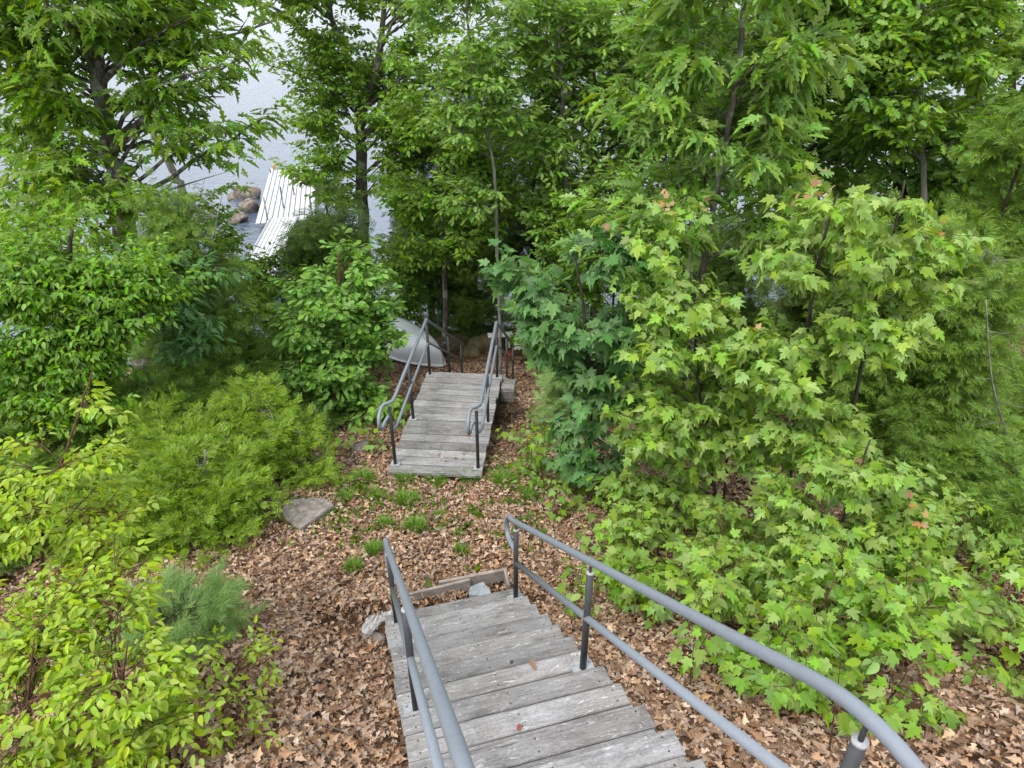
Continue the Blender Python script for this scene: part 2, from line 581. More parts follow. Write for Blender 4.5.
# water --------------------------------------------------------------
m, nt, bs = new_mat('lake_water')
L = nt.links.new
bs.inputs['Base Color'].default_value = (0.075, 0.105, 0.15, 1)
bs.inputs['Roughness'].default_value = 0.12
bs.inputs['IOR'].default_value = 1.62
tc = N(nt, 'ShaderNodeTexCoord')
mp = N(nt, 'ShaderNodeMapping')
mp.inputs['Scale'].default_value = (1.0, 2.2, 1)
mp.inputs['Rotation'].default_value = (0, 0, 0.5)
L(tc.outputs['Object'], mp.inputs[0])
nz = N(nt, 'ShaderNodeTexNoise')
nz.inputs['Scale'].default_value = 1.3
nz.inputs['Detail'].default_value = 5
nz.inputs['Roughness'].default_value = 0.55
L(mp.outputs[0], nz.inputs['Vector'])
bp = N(nt, 'ShaderNodeBump')
bp.inputs['Strength'].default_value = 0.5
bp.inputs['Distance'].default_value = 0.22
L(nz.outputs[0], bp.inputs['Height'])
L(bp.outputs[0], bs.inputs['Normal'])
M['water'] = m
b = MB()
b.v = [(-2500, 6, WATER), (2500, 6, WATER), (2500, 3000, WATER), (-2500, 3000, WATER)]
b.f = [(0, 1, 2, 3)]
tag(b.build('water', M['water']), kind='structure')

# far shore ----------------------------------------------------------
M['hill'] = noise_mat('wooded_hill', (0.02, 0.04, 0.015), (0.07, 0.11, 0.04), 0.08, 0.95, 1.0, 3.0, 0.0)
xs = np.linspace(-2300, 2300, 461)
prof = np.array([0, 0.65, 1.0, 0.9, 0.0])
dy = np.array([0, 15, 60, 160, 400])
V, T = [], []
for i, x in enumerate(xs):
    h = 24 + 11 * math.sin(x * .004 + 1) + 6 * math.sin(x * .013) + RNG.uniform(-3, 3)
    for k in range(5):
        V.append((x, 1700 + 40 * math.sin(x * .006) + dy[k], WATER - 0.5 + h * prof[k] * (1 + RNG.uniform(-.06, .06))))
for i in range(len(xs) - 1):
    for k in range(4):
        a = i * 5 + k
        T += [(a, a + 5, a + 6), (a, a + 6, a + 1)]
tag(link(bpy.data.objects.new('hills', mesh_np('hills', V, T, M['hill'], False))), kind='structure')

# ------------------------------------------------------------------ leaf templates
def half_poly(pts, fold=0.25, curl=0.25, wob=0.0):
    """mirror a half outline (x >= 0, from base to tip) about the midrib"""
    tris = tessellate_polygon([[Vector((x, y, 0)) for x, y in pts]])
    n = len(pts)
    P0 = np.array(pts, float)
    P1 = P0 * np.array([-1, 1])
    V = np.vstack([P0, P1])
    Tt = []
    for a, b_, c in tris:
        q = (P0[b_] - P0[a])
        r = (P0[c] - P0[a])
        if q[0] * r[1] - q[1] * r[0] < 0:
            a, b_ = b_, a
        Tt.append((a, b_, c))
        Tt.append((b_ + n, a + n, c + n))
    # weld midrib
    mid = [i for i in range(n) if abs(P0[i][0]) < 1e-6]
    mp_ = {i + n: i for i in mid}
    Tt = [[mp_.get(i, i) for i in t] for t in Tt]
    used = sorted({i for t in Tt for i in t})
    re = {u: k for k, u in enumerate(used)}
    V = V[used]
    Tt = np.array([[re[i] for i in t] for t in Tt])
    z = fold * np.abs(V[:, 0]) - curl * V[:, 1] ** 2 - wob * V[:, 0] ** 2
    return np.column_stack([V, z]), Tt


MAPLE = half_poly([(0, 0), (.18, -.08), (.42, .05), (.30, .17), (.62, .46), (.44, .44), (.40, .52), (.20, .42), (.24, .70), (.13, .70), (0, 1.0)], 0.12, 0.30, 0.45)
MAPLE_LO = half_poly([(0, 0), (.42, .02), (.30, .17), (.60, .46), (.20, .44), (.2, .70), (0, 1.0)], 0.12, 0.30, 0.4)
OAK = half_poly([(0, 0), (.05, .10), (.20, .18), (.07, .28), (.30, .44), (.28, .52), (.09, .50), (.25, .74), (.07, .72), (.10, .88), (0, 1.0)], 0.15, 0.25, 0.2)
OAK_LO = half_poly([(0, 0), (.22, .22), (.09, .32), (.31, .52), (.11, .56), (.2, .78), (0, 1.0)], 0.15, 0.25, 0.2)
OVATE = half_poly([(0, 0), (.16, .10), (.27, .32), (.26, .55), (.15, .80), (0, 1.0)], 0.22, 0.28)
OVATE_B = half_poly([(0, 0), (.13, .10), (.22, .32), (.23, .55), (.13, .82), (0, 1.0)], 0.45, 0.55)
MAPLE_B = half_poly([(0, 0), (.15, -.06), (.36, .05), (.27, .17), (.52, .44), (.36, .43), (.33, .52), (.18, .43), (.21, .68), (.11, .68), (0, 1.0)], 0.35, 0.75, 0.6)
MAPLE_C = half_poly([(0, 0), (.20, -.08), (.46, .08), (.30, .20), (.64, .50), (.42, .47), (.40, .56), (.21, .45), (.26, .74), (.13, .73), (0, 1.04)], -0.10, 0.15, 0.15)
OAK_B = half_poly([(0, 0), (.04, .10), (.16, .20), (.06, .30), (.25, .46), (.22, .54), (.08, .52), (.20, .76), (.06, .74), (.08, .90), (0, 1.05)], 0.4, 0.6, 0.1)
OVATE_LO = half_poly([(0, 0), (.24, .25), (.22, .65), (0, 1.0)], 0.22, 0.28)
OBOV = half_poly([(0, 0), (.07, .2), (.2, .5), (.25, .72), (.15, .92), (0, 1.0)], 0.2, 0.25)


def cedar_template(nf, lo=False):
    V, T = [], []

    def quad(p, d, l, wd, z0, z1):
        d = np.array(d, float)
        d /= np.linalg.norm(d)
        nrm = np.array([-d[1], d[0]])
        p = np.array(p, float)
        o = len(V)
        q = p + d * l
        mid = p + d * l * .55
        V.append((*(p), z0))
        V.append((*(mid + nrm * wd), (z0 + z1) / 2))
        V.append((*q, z1))
        V.append((*(mid - nrm * wd), (z0 + z1) / 2))
        T.append((o, o + 3, o + 2))
        T.append((o, o + 2, o + 1))
    quad((0, 0), (0, 1), 1, .030, 0, -.22)
    for i in range(nf):
        t = .10 + .74 * i / (nf - 1)
        l = (.52 * (1 - .62 * t) + .08) * (1 + .25 * math.sin(7.3 * i))
        for s in (-1, 1):
            zz = -.22 * t * t
            dz = .10 * math.sin(5.1 * i + s)
            quad((0, t + (.03 if s > 0 else 0)), (s * .72, .78), l, .030 if not lo else .042, zz, zz - .10 + dz)
    return np.array(V), np.array(T)


CEDAR = cedar_template(7)
CEDAR_LO = cedar_template(5, True)


def pine_template(n=16, wd=0.018):
    V, T = [], []
    r = np.random.default_rng(3)
    for i in range(n):
        a = 2 * math.pi * i / n * 2.4
        sp_ = r.uniform(.25, 1.0)
        d = np.array([math.cos(a) * sp_, 1.0 - .3 * sp_, math.sin(a) * sp_])
        d /= np.linalg.norm(d)
        s_ = np.cross(d, r.normal(size=3))
        s_ /= np.linalg.norm(s_)
        b0 = np.array([0, r.uniform(-.3, .2), 0])
        o = len(V)
        V += [b0 + s_ * wd, b0 - s_ * wd, b0 + d * r.uniform(.8, 1.1)]
        T.append((o, o + 1, o + 2))
    return np.array(V), np.array(T)


PINE = pine_template(20, 0.02)


VARIANTS = {}


VARIANTS[id(MAPLE)] = [MAPLE, MAPLE_B, MAPLE_C]
VARIANTS[id(OAK)] = [OAK, OAK_B]
VARIANTS[id(OVATE)] = [OVATE, OVATE_B]


def norm(a):
    return a / np.maximum(np.linalg.norm(a, axis=-1, keepdims=True), 1e-9)


def place_leaves(tmpl, pos, axis, nrm, size):
    """one triangle soup of the template at every position"""
    tv, tt = tmpl
    y = norm(axis)
    z = norm(nrm - y * (nrm * y).sum(-1, keepdims=True))
    x = np.cross(y, z)
    R = np.stack([x, y, z], -1) * size[:, None, None]
    V = np.einsum('nij,vj->nvi', R, tv) + pos[:, None, :]
    n, k = len(pos), len(tv)
    T = tt[None] + (np.arange(n) * k)[:, None, None]
    return V.reshape(-1, 3), T.reshape(-1, 3)


def place_mixed(rng, tmpl, pos, ax, nr, sz):
    vs = VARIANTS.get(id(tmpl), [tmpl])
    pick = rng.integers(0, len(vs), len(pos))
    V, T, o = [], [], 0
    for i, v in enumerate(vs):
        k = pick == i
        if k.any():
            a, b = place_leaves(v, pos[k], ax[k], nr[k], sz[k])
            V.append(a)
            T.append(b + o)
            o += len(a)
    return np.vstack(V), np.vstack(T)


def bez(a, c, b, n):
    t = np.linspace(0, 1, n)[:, None]
    return (1 - t) ** 2 * a + 2 * t * (1 - t) * c + t ** 2 * b


def leaf_on_twigs(rng, p0, p1, per, side_ang=(35, 75), droop=0.25, tilt=0.45, size=(0.08, 0.12), tip=True, petiole=0.3, start=0.2, normal_out=0.0, twist=0.0):
    """leaves set alternately along straight twigs"""
    n = len(p0)
    d = p1 - p0
    ln = np.linalg.norm(d, axis=1, keepdims=True)
    dn = d / np.maximum(ln, 1e-6)
    k = per
    t = np.linspace(start, 1.0, k)[None, :] + rng.normal(0, .04, (n, k))
    t[:, -1] = 1.0
    up = np.array([0, 0, 1.0])
    side = norm(np.cross(dn, up[None] + rng.normal(0, .15, (n, 3))))
    sgn = np.where((np.arange(k)[None] + rng.integers(0, 2, (n, 1))) % 2 == 0, 1.0, -1.0)
    ang = np.radians(rng.uniform(side_ang[0], side_ang[1], (n, k))) * sgn
    if tip:
        ang[:, -1] *= .25
    ax = dn[:, None] * np.cos(ang)[..., None] + side[:, None] * np.sin(ang)[..., None]
    ax = ax + rng.normal(0, .18, ax.shape)
    ax[..., 2] -= droop * rng.uniform(.3, 1.6, (n, k))
    ax = norm(ax)
    sz = rng.uniform(size[0], size[1], (n, k))
    pos = p0[:, None] + d[:, None] * t[..., None] + ax * (petiole * sz)[..., None]
    nr = up[None, None] + rng.normal(0, tilt, ax.shape)
    return pos.reshape(-1, 3), ax.reshape(-1, 3), nr.reshape(-1, 3), sz.ravel()


def polyline_at(pts, t):
    """point at fraction t of a polyline (by index)"""
    f = t * (len(pts) - 1)
    i = min(int(f), len(pts) - 2)
    return pts[i] + (pts[i + 1] - pts[i]) * (f - i)


def resample(pts, n):
    pts = np.array(pts, float)
    # Catmull-Rom through the points
    q = np.vstack([2 * pts[0] - pts[1], pts, 2 * pts[-1] - pts[-2]])
    out = []
    for i in range(len(pts) - 1):
        p0, p1, p2, p3 = q[i], q[i + 1], q[i + 2], q[i + 3]
        for t in np.linspace(0, 1, n, endpoint=False):
            out.append(.5 * ((2 * p1) + (-p0 + p2) * t + (2 * p0 - 5 * p1 + 4 * p2 - p3) * t * t + (-p0 + 3 * p1 - 3 * p2 + p3) * t ** 3))
    out.append(pts[-1])
    return np.array(out)


LEAFCOUNT = [0, 0]


def tree(name, label, cat, trunk, r0, r1, blobs, leaf, mat, size, seed, bark='bark', limbs=14, subs=6, twigs=4, per=5,
         sub_len=0.6, twig_len=0.3, rise=0.6, flat=0.45, droop=0.25, tilt=0.45, explicit=(), group=None, stems=(), young=0,
         side_ang=(35, 75), dead=0, limb_r=0.35, shell=0.55, crown_name='crown', petiole=0.3, tip_bias=0.35, bare_ok=True, start=0.2):
    """a trunk through given points, limbs reaching into the crown ellipsoids (centre, radii), twigs and single leaves"""
    rng = np.random.default_rng(seed)
    base = np.array(trunk[0], float)
    root = tag(empty(name, tuple(base)), label, cat, group)
    tr = resample(trunk, 6) - base
    tr[1:-1] += rng.normal(0, r0 * .12, (len(tr) - 2, 3))
    wood = MB()
    rr = np.linspace(r0, r1, len(tr)) * (1 + rng.normal(0, .04, len(tr)))
    rr[0] *= 1.35
    wood.tube(tr, list(rr), 10)
    axes = [(tr, rr)]
    for st, sr0, sr1 in stems:                       # extra main stems / forks given by hand
        s_ = resample([np.array(q, float) for q in st], 6) - base
        s_r = np.linspace(sr0, sr1, len(s_))
        wood.tube(s_, list(s_r), 8)
        axes.append((s_, s_r))
    vols = np.array([b_[1][0] * b_[1][1] * b_[1][2] for b_ in blobs])
    cnt = np.maximum(1, np.round(limbs * vols ** .7 / (vols ** .7).sum())).astype(int)
    tw0, tw1 = [], []
    topz = max(a[0][:, 2].max() for a in axes)
    for (c, rad), k in zip(blobs, cnt):
        c = np.array(c, float) - base
        rad = np.array(rad, float)
        for _ in range(k):
            u = norm(rng.normal(size=3)) * rng.uniform(.1, 1) ** shell
            E = c + u * rad * (1.0 if rng.random() < .72 else rng.uniform(1.15, 1.65))
            # nearest stem, joined below the tip
            best = None
            for axp, axr in axes:
                h = np.linalg.norm(axp[:, :2] - E[:2], axis=1)
                cost = np.abs(axp[:, 2] - (E[2] - rise * h)) + .5 * h
                j = int(np.argmin(cost))
                if best is None or cost[j] < best[0]:
                    best = (cost[j], axp[j], axr[j])
            S, sr = best[1], best[2]
            dist = np.linalg.norm(E - S)
            mid = (S + E) / 2 + np.array([0, 0, .12 * dist]) * (1 if rise > 0 else -1) + rng.normal(0, .06 * dist, 3)
            lp = bez(S, mid, E, 8)
            lp[2:-1] += rng.normal(0, .012 * dist, (5, 3))
            lr = max(.004, min(sr * .6, limb_r * r0 * dist / 2.2))
            wood.tube(lp, list(np.linspace(lr, max(.003, lr * .25), 8)), 5, False)
            nsub = max(2, int(round(subs * (.6 + .5 * rng.random()))))
            for s in range(nsub):
                t = tip_bias + (1 - tip_bias) * (s + rng.random() * .6) / nsub
                t = min(t, 1.0)
                q = polyline_at(lp, t)
                ld = norm(lp[-1] - lp[3])
                sd_ = norm(np.cross(ld, [0, 0, 1.0])) * (1 if s % 2 else -1)
                dd = norm(ld * rng.uniform(.25, 1) + sd_ * rng.uniform(.3, 1) + np.array([0, 0, rng.normal(.05, flat)]))
                l = sub_len * rng.uniform(.6, 1.25)
                e = q + dd * l
                wood.tube([q, (q + e) / 2 + rng.normal(0, .03 * l, 3), e], [max(.003, lr * .3), .003, .002], 4, False)
                for tt in range(twigs):
                    f = (tt + .6) / twigs
                    a0 = q + (e - q) * min(f, 1)
                    sgn = 1 if tt % 2 else -1
                    s2 = norm(np.cross(dd, [0, 0, 1.0])) * sgn
                    d2 = norm(dd * rng.uniform(.4, 1) + s2 * rng.uniform(.3, .9) + np.array([0, 0, rng.normal(0, flat * .7)]))
                    if tt == twigs - 1:
                        d2 = dd
                    tw0.append(a0)
                    tw1.append(a0 + d2 * twig_len * rng.uniform(.6, 1.2))
    for ex in explicit:
        pts = np.array(ex[0], float) - base
        pts = resample(pts, 4)
        wood.tube(pts, list(np.linspace(ex[1], ex[2], len(pts))), 7, True)
    for _ in range(dead):
        axp, axr = axes[rng.integers(len(axes))]
        j = rng.integers(len(axp) // 4, max(len(axp) - 2, len(axp) // 4 + 1))
        S = axp[j]
        az = rng.uniform(0, 2 * math.pi)
        l = rng.uniform(.5, 1.1) * (2 if r0 > .08 else .7)
        E = S + np.array([math.cos(az), math.sin(az), rng.uniform(-.2, .35)]) * l
        md = (S + E) / 2 + rng.normal(0, .07 * l, 3)
        wood.tube(bez(S, md, E, 6), list(np.linspace(max(.006, axr[j] * .18), .002, 6)), 4, False)
        for _q in range(2):
            q = polyline_at(bez(S, md, E, 6), rng.uniform(.4, .9))
            wood.tube([q, q + rng.normal(0, .16 * l, 3)], [.004, .0015], 3, False)
    tw0, tw1 = np.array(tw0), np.array(tw1)
    wood.build('trunk', M[bark], root, True)
    pos, ax, nr, sz = leaf_on_twigs(rng, tw0, tw1, per, side_ang, droop, tilt, size, petiole=petiole, start=start)
    # never below the soil
    gz = ground(pos[:, 0] + base[0], pos[:, 1] + base[1]) - base[2]
    ok = pos[:, 2] > gz + .03
    pos, ax, nr, sz = pos[ok], ax[ok], nr[ok], sz[ok]
    if young:
        idx = np.argsort(-(tw1[:, 2] + rng.normal(0, .5, len(tw1))))[:young]
        yp, ya, yn, ys_ = leaf_on_twigs(rng, tw1[idx] - .02, tw1[idx] + np.array([0, 0, .08]), 3, (30, 80), .3, .6, (size[0] * .8, size[0] * 1.35))
        Vv, Tt = place_leaves(leaf, yp, ya, yn, ys_)
        link(bpy.data.objects.new('young_leaves', mesh_np('young_leaves', Vv, Tt, M['young'])), root)
    Vv, Tt = place_mixed(rng, leaf, pos, ax, nr, sz)
    LEAFCOUNT[0] += len(pos)
    LEAFCOUNT[1] += len(Tt)
    link(bpy.data.objects.new(crown_name, mesh_np(crown_name, Vv, Tt, M[mat])), root)
    return root


def blob(u, v, Y, rx, rz, ry=None):
    return (P(u, v, Y), (rx, ry if ry else rx, rz))


# ------------------------------------------------------------------ upper staircase
def stair_frame(c, h):
    h = Vector((h[0], h[1], 0)).normalized()
    r = Vector((h.y, -h.x, 0))
    return Vector(c), h, r


O1, H1, R1 = stair_frame((-0.065, 2.86, 0), (-0.27, 0.963))
Z0, RISE, RUN = -3.9, 0.173, 0.27
HALF = 0.558
UPZ = Vector((0, 0, 1))
rz1 = math.atan2(R1.y, R1.x)

stairs = tag(empty('wooden_staircase', tuple(O1 + H1 * 1.9 + UPZ * -5.1)), 'weathered grey wooden stairs with pipe handrails in the foreground', 'staircase')


def board(name, parent, center, length, width, thick, rz, mat, tilt=0.0, skew=0.0):
    """one plank: local X along its length"""
    b_ = MB()
    b_.box((0, 0, 0), (length, width, thick), bev=0.006)
    o = b_.build(name, mat, parent)
    o.rotation_euler = (tilt, skew, rz)
    pl = Vector(parent.location)
    o.location = Vector(center) - pl
    return o


rb = random.Random(5)
for k in range(-7, 7):
    nose = 0.14 + RUN * k
    z = Z0 - RISE * k
    wd = [1.30, 1.30]
    for j in range(2):
        s = nose - 0.07 - 0.146 * j
        c = O1 + H1 * s + R1 * (-0.012 + rb.uniform(-.008, .008)) + UPZ * (z - 0.019)
        o = board('tread', stairs, c, 1.29 + rb.uniform(-.012, .012), 0.14, 0.038, rz1 + rb.uniform(-.004, .004), M['wood'], rb.uniform(-.006, .006), rb.uniform(-.003, .003))
# landing at the top
for j in range(7):
    s = 0.14 - RUN * 7 - 0.07 - 0.146 * (j + 2)
    c = O1 + H1 * s + UPZ * (Z0 + RISE * 7 - 0.019)
    board('landing_board', stairs, c, 1.30, 0.14, 0.038, rz1, M['wood'])
# stringers
for sgn in (-1, 0, 1):
    b_ = MB()
    prof = []
    s0, s1 = 0.14 - RUN * 8 - 0.9, 0.14 + RUN * 6 - 0.06
    top = lambda s: Z0 - RISE / RUN * (s - 0.14) - 0.28
    pts = [(s0, Z0 + RISE * 7 - .045), (0.14 - RUN * 7.9, Z0 + RISE * 7 - .045)]
    up = []
    for k in range(-7, 7):
        zt = Z0 - RISE * k - 0.041
        up.append((0.14 + RUN * (k - 1) - 0.03, zt))
        up.append((0.14 + RUN * k - 0.03, zt))
    lo = [(0.14 + RUN * 6 - 0.03, Z0 - RISE * 6 - 0.22), (0.14 - RUN * 8, Z0 + RISE * 7 - 0.36), (s0, Z0 + RISE * 7 - 0.36)]
    poly = [(s0, Z0 + RISE * 7 - .041)] + up + lo
    off = sgn * 0.59
    o0 = len(b_.v)
    base = Vector(stairs.location)
    n = len(poly)
    for w_ in (-0.019, 0.019):
        for s, z in poly:
            b_.v.append(O1 + H1 * s + R1 * (off - 0.012 + w_) + UPZ * z - base)
    b_.f.append(tuple(range(n))[::-1])
    b_.f.append(tuple(range(n, 2 * n)))
    for i in range(n):
        i2 = (i + 1) % n
        b_.f.append((i, i2, n + i2, n + i))
    b_.build('stringer', M['wood_dark'], stairs)


def arc_loop(p, d, down, n=9):
    """half loop: starts at p heading along d, turns down and comes back"""
    out = []
    for i in range(n + 1):
        a = math.pi * i / n
        out.append(p + d * math.sin(a) * down * .55 + UPZ * (-(1 - math.cos(a)) / 2 * down))
    return out


def handrail_upper(sgn, has_label=None):
    base = Vector(stairs.location)
    off = R1 * (HALF * sgn)

    def at(s, z):
        return O1 + H1 * s + off + UPZ * z - base
    SL = 0.652
    # the left rail climbs a little steeper than the right one
    zr = (lambda s: -2.94 - SL * s) if sgn > 0 else (lambda s: -2.94 - SL * 1.62 + .695 * (1.62 - s))
    sp = [1.62, 0.0, -1.904]
    pts = [at(-3.4, zr(-1.88)), at(-2.2, zr(-1.88))]
    # smooth bend from level to slope
    for t in np.linspace(0, 1, 7):
        a = at(-2.05, zr(-1.88)) * (1 - t) ** 2 + at(-1.88, zr(-1.88)) * 2 * t * (1 - t) + at(-1.70, zr(-1.70)) * t * t
        pts.append(a)
    for s in np.linspace(-1.5, 1.62, 9):
        pts.append(at(s, zr(s)))
    e = at(1.72, zr(1.72))
    pts.append(e)
    dirn = (H1 * 1.0 + UPZ * -.35).normalized()
    lp = arc_loop(e + dirn * .06, dirn, .30)
    pts += lp
    pts.append(at(1.62, zr(1.62) - .33))
    b_ = MB()
    b_.tube(pts, [.0245] * (len(pts) - len(lp) - 1) + [.0245] * (len(lp) + 1), 14)
    hr = b_.build('handrail', M['rail'], stairs, True)
    mb = MB()
    zm = lambda s: -3.42 - SL * s
    mb.tube([at(-1.904, zm(-1.904)), at(0, zm(0)), at(1.62, zm(1.62))], .0235, 12)
    mb.build('mid_rail', M['rail'], hr, True)
    mb = MB()
    mb.tube([at(-1.904, zm(-1.904)), at(-3.4, zm(-1.904))], .0235, 12)
    mb.build('mid_rail', M['rail'], hr, True)
    for s in sp:
        k = round((s) / RUN) if s > -1.8 else -7
        zt = Z0 - RISE * k
        pb = MB()
        gap = (.085 if s > -1.8 else .135) + (0 if sgn > 0 else .05 * (1.62 - s) / 1.62)
        pb.tube([at(s, zt + .006), at(s, zr(s) - gap)], .0225, 14)
        pb.tube([at(s, zr(s) - gap), at(s, zr(s) - .02)], .0085, 8)
        pb.build('post', M['post'], hr, True)
        q = MB()
        q.tube([at(s, zr(s) - gap - .012), at(s, zr(s) - gap + .002)], .0238, 14)
        q.build('post_cap', M['plate'], hr, True)
        q = MB()
        ctr = at(s, zt + .004)
        q.box(ctr, (.15, .10, .008), (R1, H1, UPZ))
        for i in (-1, 1):
            for j in (-1, 1):
                cc = ctr + R1 * (.058 * i) + H1 * (.034 * j)
                q.tube([cc, cc + UPZ * .014], .009, 6)
        q.build('base_plate', M['plate'], hr)
    return hr


handrail_upper(1)
handrail_upper(-1)

# timber edging box at the foot
edge = tag(empty('timber_edging', tuple(G(-0.45, 4.95))), 'low wooden edging frame holding dead leaves below the bottom tread', 'edging')


def plank_between(name, parent, a, b2, w_, th, mat):
    a, b2 = Vector(a), Vector(b2)
    d = b2 - a
    rz = math.atan2(d.y, d.x)
    tl = -math.asin(d.z / d.length)
    o = board(name, parent, (a + b2) / 2, d.length, w_, th, rz, mat, 0, tl)
    return o


a = P(392, 603, z=-5.0)
c = P(470, 584, z=-5.01)
dd_ = P(505, 574, z=-5.01)
ee = P(509, 590, z=-5.01)
plank_between('edge_board', edge, a, c, .03, .14, M['wood_edge'])
plank_between('edge_board', edge, (c[0] - .30, c[1] - .045, c[2] + .012), dd_, .032, .14, M['wood_edge'])
plank_between('end_board', edge, dd_, ee, .03, .14, M['wood_edge'])

# ------------------------------------------------------------------ boardwalk and lower flight
ZD = -5.43
F2 = np.array([-1.015, 7.145])
O2, H2, R2 = stair_frame((F2[0], F2[1], 0), (0.082, 0.9966))
rz2 = math.atan2(R2.y, R2.x)
deck = tag(empty('wooden_boardwalk', tuple(O2 + UPZ * (ZD - .25))), 'weathered grey boardwalk with looped pipe railings beyond the leafy clearing', 'boardwalk')
db = Vector(deck.location)
nb, bw = 15, 0.1845
rb = random.Random(9)
for i in range(nb):
    c = O2 + H2 * (bw * (i + .5)) + R2 * rb.uniform(-.01, .01) + UPZ * (ZD - .019 + rb.uniform(-.002, .002))
    o = board('deck_board', deck, c, 1.255 + rb.uniform(-.02, .02), bw - .018, .038, rz2 + rb.uniform(-.004, .004), M['wood_deck'], rb.uniform(-.012, .012))
LEN2 = nb * bw
for sgn in (-1, 0, 1):
    b_ = MB()
    b_.box(O2 + H2 * (LEN2 / 2) + R2 * (.56 * sgn) + UPZ * (ZD - .135) - db, (.04, LEN2 - .04, .185), (R2, H2, UPZ))
    b_.build('joist', M['wood_dark'], deck)
# little side landing at the far right corner
for i in range(2):
    board('side_board', deck, O2 + H2 * (LEN2 - .09 - .17 * i) + R2 * .745 + UPZ * (ZD - .10), .22, .16, .038, rz2, M['wood_deck'])
b_ = MB()
b_.box(O2 + H2 * (LEN2 - .35) + R2 * .745 + UPZ * (ZD - .21) - db, (.22, .04, .18), (R2, H2, UPZ))
b_.build('side_fascia', M['wood_dark'], deck)
# support legs under the boardwalk
for s in (1.2, LEN2 - .1):
    for sgn in (-1, 1):
        p = O2 + H2 * s + R2 * (.54 * sgn)
        b_ = MB()
        g = float(ground(p.x, p.y)) - .1
        b_.box(Vector((p.x, p.y, (g + ZD - .23) / 2)) - db, (.09, .09, ZD - .23 - g), (R2, H2, UPZ))
        b_.build('leg', M['wood_dark'], deck)
# descending flight: run along the heading
SL2 = .63
for k in range(1, 13):
    for j in range(2):
        c = O2 + H2 * (LEN2 + .27 * (k - 1) + .07 + .146 * j - .005) + UPZ * (ZD - .17 * k - .019)
        board('tread', deck, c, 1.24, .14, .038, rz2, M['wood_deck'])
for sgn in (-1, 1):
    b_ = MB()
    q = [O2 + H2 * (LEN2 + .02) + UPZ * (ZD - .24), O2 + H2 * (LEN2 + .02) + UPZ * (ZD - .50), O2 + H2 * (LEN2 + 3.3) + UPZ * (ZD - .17 * 12 - .32), O2 + H2 * (LEN2 + 3.3) + UPZ * (ZD - .17 * 12 - .06)]
    for w_ in (-.02, .02):
        for p in q:
            b_.v.append(p + R2 * (.60 * sgn + w_) - db)
    b_.f = [(3, 2, 1, 0), (4, 5, 6, 7)] + [(i, (i + 1) % 4, 4 + (i + 1) % 4, 4 + i) for i in range(4)]
    b_.build('stringer', M['wood_dark'], deck)


def handrail_lower(sgn):
    off = R2 * (.555 * sgn)

    def at(s, z, x=0.0):
        return O2 + H2 * s + off + R2 * x + UPZ * z - db
    zt, zm = ZD + .985, ZD + .58
    s_end = LEN2 - .12
    jog = .065
    pts = [at(3.40 + LEN2, zt - SL2 * 3.45), at(s_end + .12, zt - .07), at(s_end, zt, .0), at(1.2, zt, .03), at(.28, zt - .005, .05), at(.18, zt - .005, .045), at(.13, zt - .005, .01), at(.10, zt - .005, -.045), at(.04, zt - .02, -jog)]
    lp = arc_loop(at(.02, zt - .03, -jog), -H2, .27)
    pts += lp
    pts += [at(.13, zt - .29, -jog), at(.17, zt - .25, -jog + .03), at(.175, zt - .22, -.01)]
    b_ = MB()
    b_.tube(pts, .0240, 12)
    hr = b_.build('handrail', M['rail'], deck, True)
    b_ = MB()
    b_.tube([at(3.4 + LEN2, zm - SL2 * 3.45), at(s_end + .1, zm - .05), at(s_end, zm), at(1.2, zm, .03), at(.26, zm - .01, .05), at(.20, zm - .02, .03), at(.175, zm - .02, 0)], .0205, 12)
    b_.build('mid_rail', M['rail'], hr, True)
    for s, x in ((.175, 0), (1.30, .005), (s_end, 0)):
        pb = MB()
        pb.tube([at(s, ZD + .004, x), at(s, zt - (.02 if s > .2 else .10), x)], .022, 12)
        pb.build('post', M['post'], hr, True)
        q = MB()
        q.box(at(s, ZD + .006, x), (.12, .10, .008), (R2, H2, UPZ))
        q.build('base_plate', M['plate'], hr)
    for s in (1.75, 3.2):
        pb = MB()
        pb.tube([at(s_end + s, ZD - SL2 * s - .25), at(s_end + s, zt - SL2 * (s + .02))], .022, 10)
        pb.build('post', M['post'], hr, True)


handrail_lower(-1)
handrail_lower(1)

# ------------------------------------------------------------------ rocks and slabs
def rock(name, label, cat, c, rad, mat, seed, rz=0, flat_top=False, tiltx=0, bumps=0.22):
    rng = np.random.default_rng(seed)
    nu, nv = 18, 11
    V, F = [], []
    fx = rng.normal(0, 2.2, (7, 3))
    ph = rng.uniform(0, 6.28, 7)
    for j in range(nv + 1):
        th = math.pi * j / nv
        for i in range(nu):
            a = 2 * math.pi * i / nu
            d = np.array([math.sin(th) * math.cos(a), math.sin(th) * math.sin(a), math.cos(th)])
            r = 1 + bumps * sum(math.sin(fx[q] @ d + ph[q]) for q in range(7)) / 2.5
            p = d * r
            p = np.sign(p) * np.abs(p) ** .8
            if flat_top:
                p[2] = min(p[2], .42 + .06 * math.sin(3 * p[0] + 2 * p[1]))
            V.append(p * np.array(rad))
    for j in range(nv):
        for i in range(nu):
            i2 = (i + 1) % nu
            F.append((j * nu + i, (j + 1) * nu + i, (j + 1) * nu + i2, j * nu + i2))
    b_ = MB()
    b_.v = [tuple(v) for v in V]
    b_.f = F
    o = b_.build(name, mat, None, True)
    o.location = c
    o.rotation_euler = (tiltx, 0, rz)
    return tag(o, label, cat)


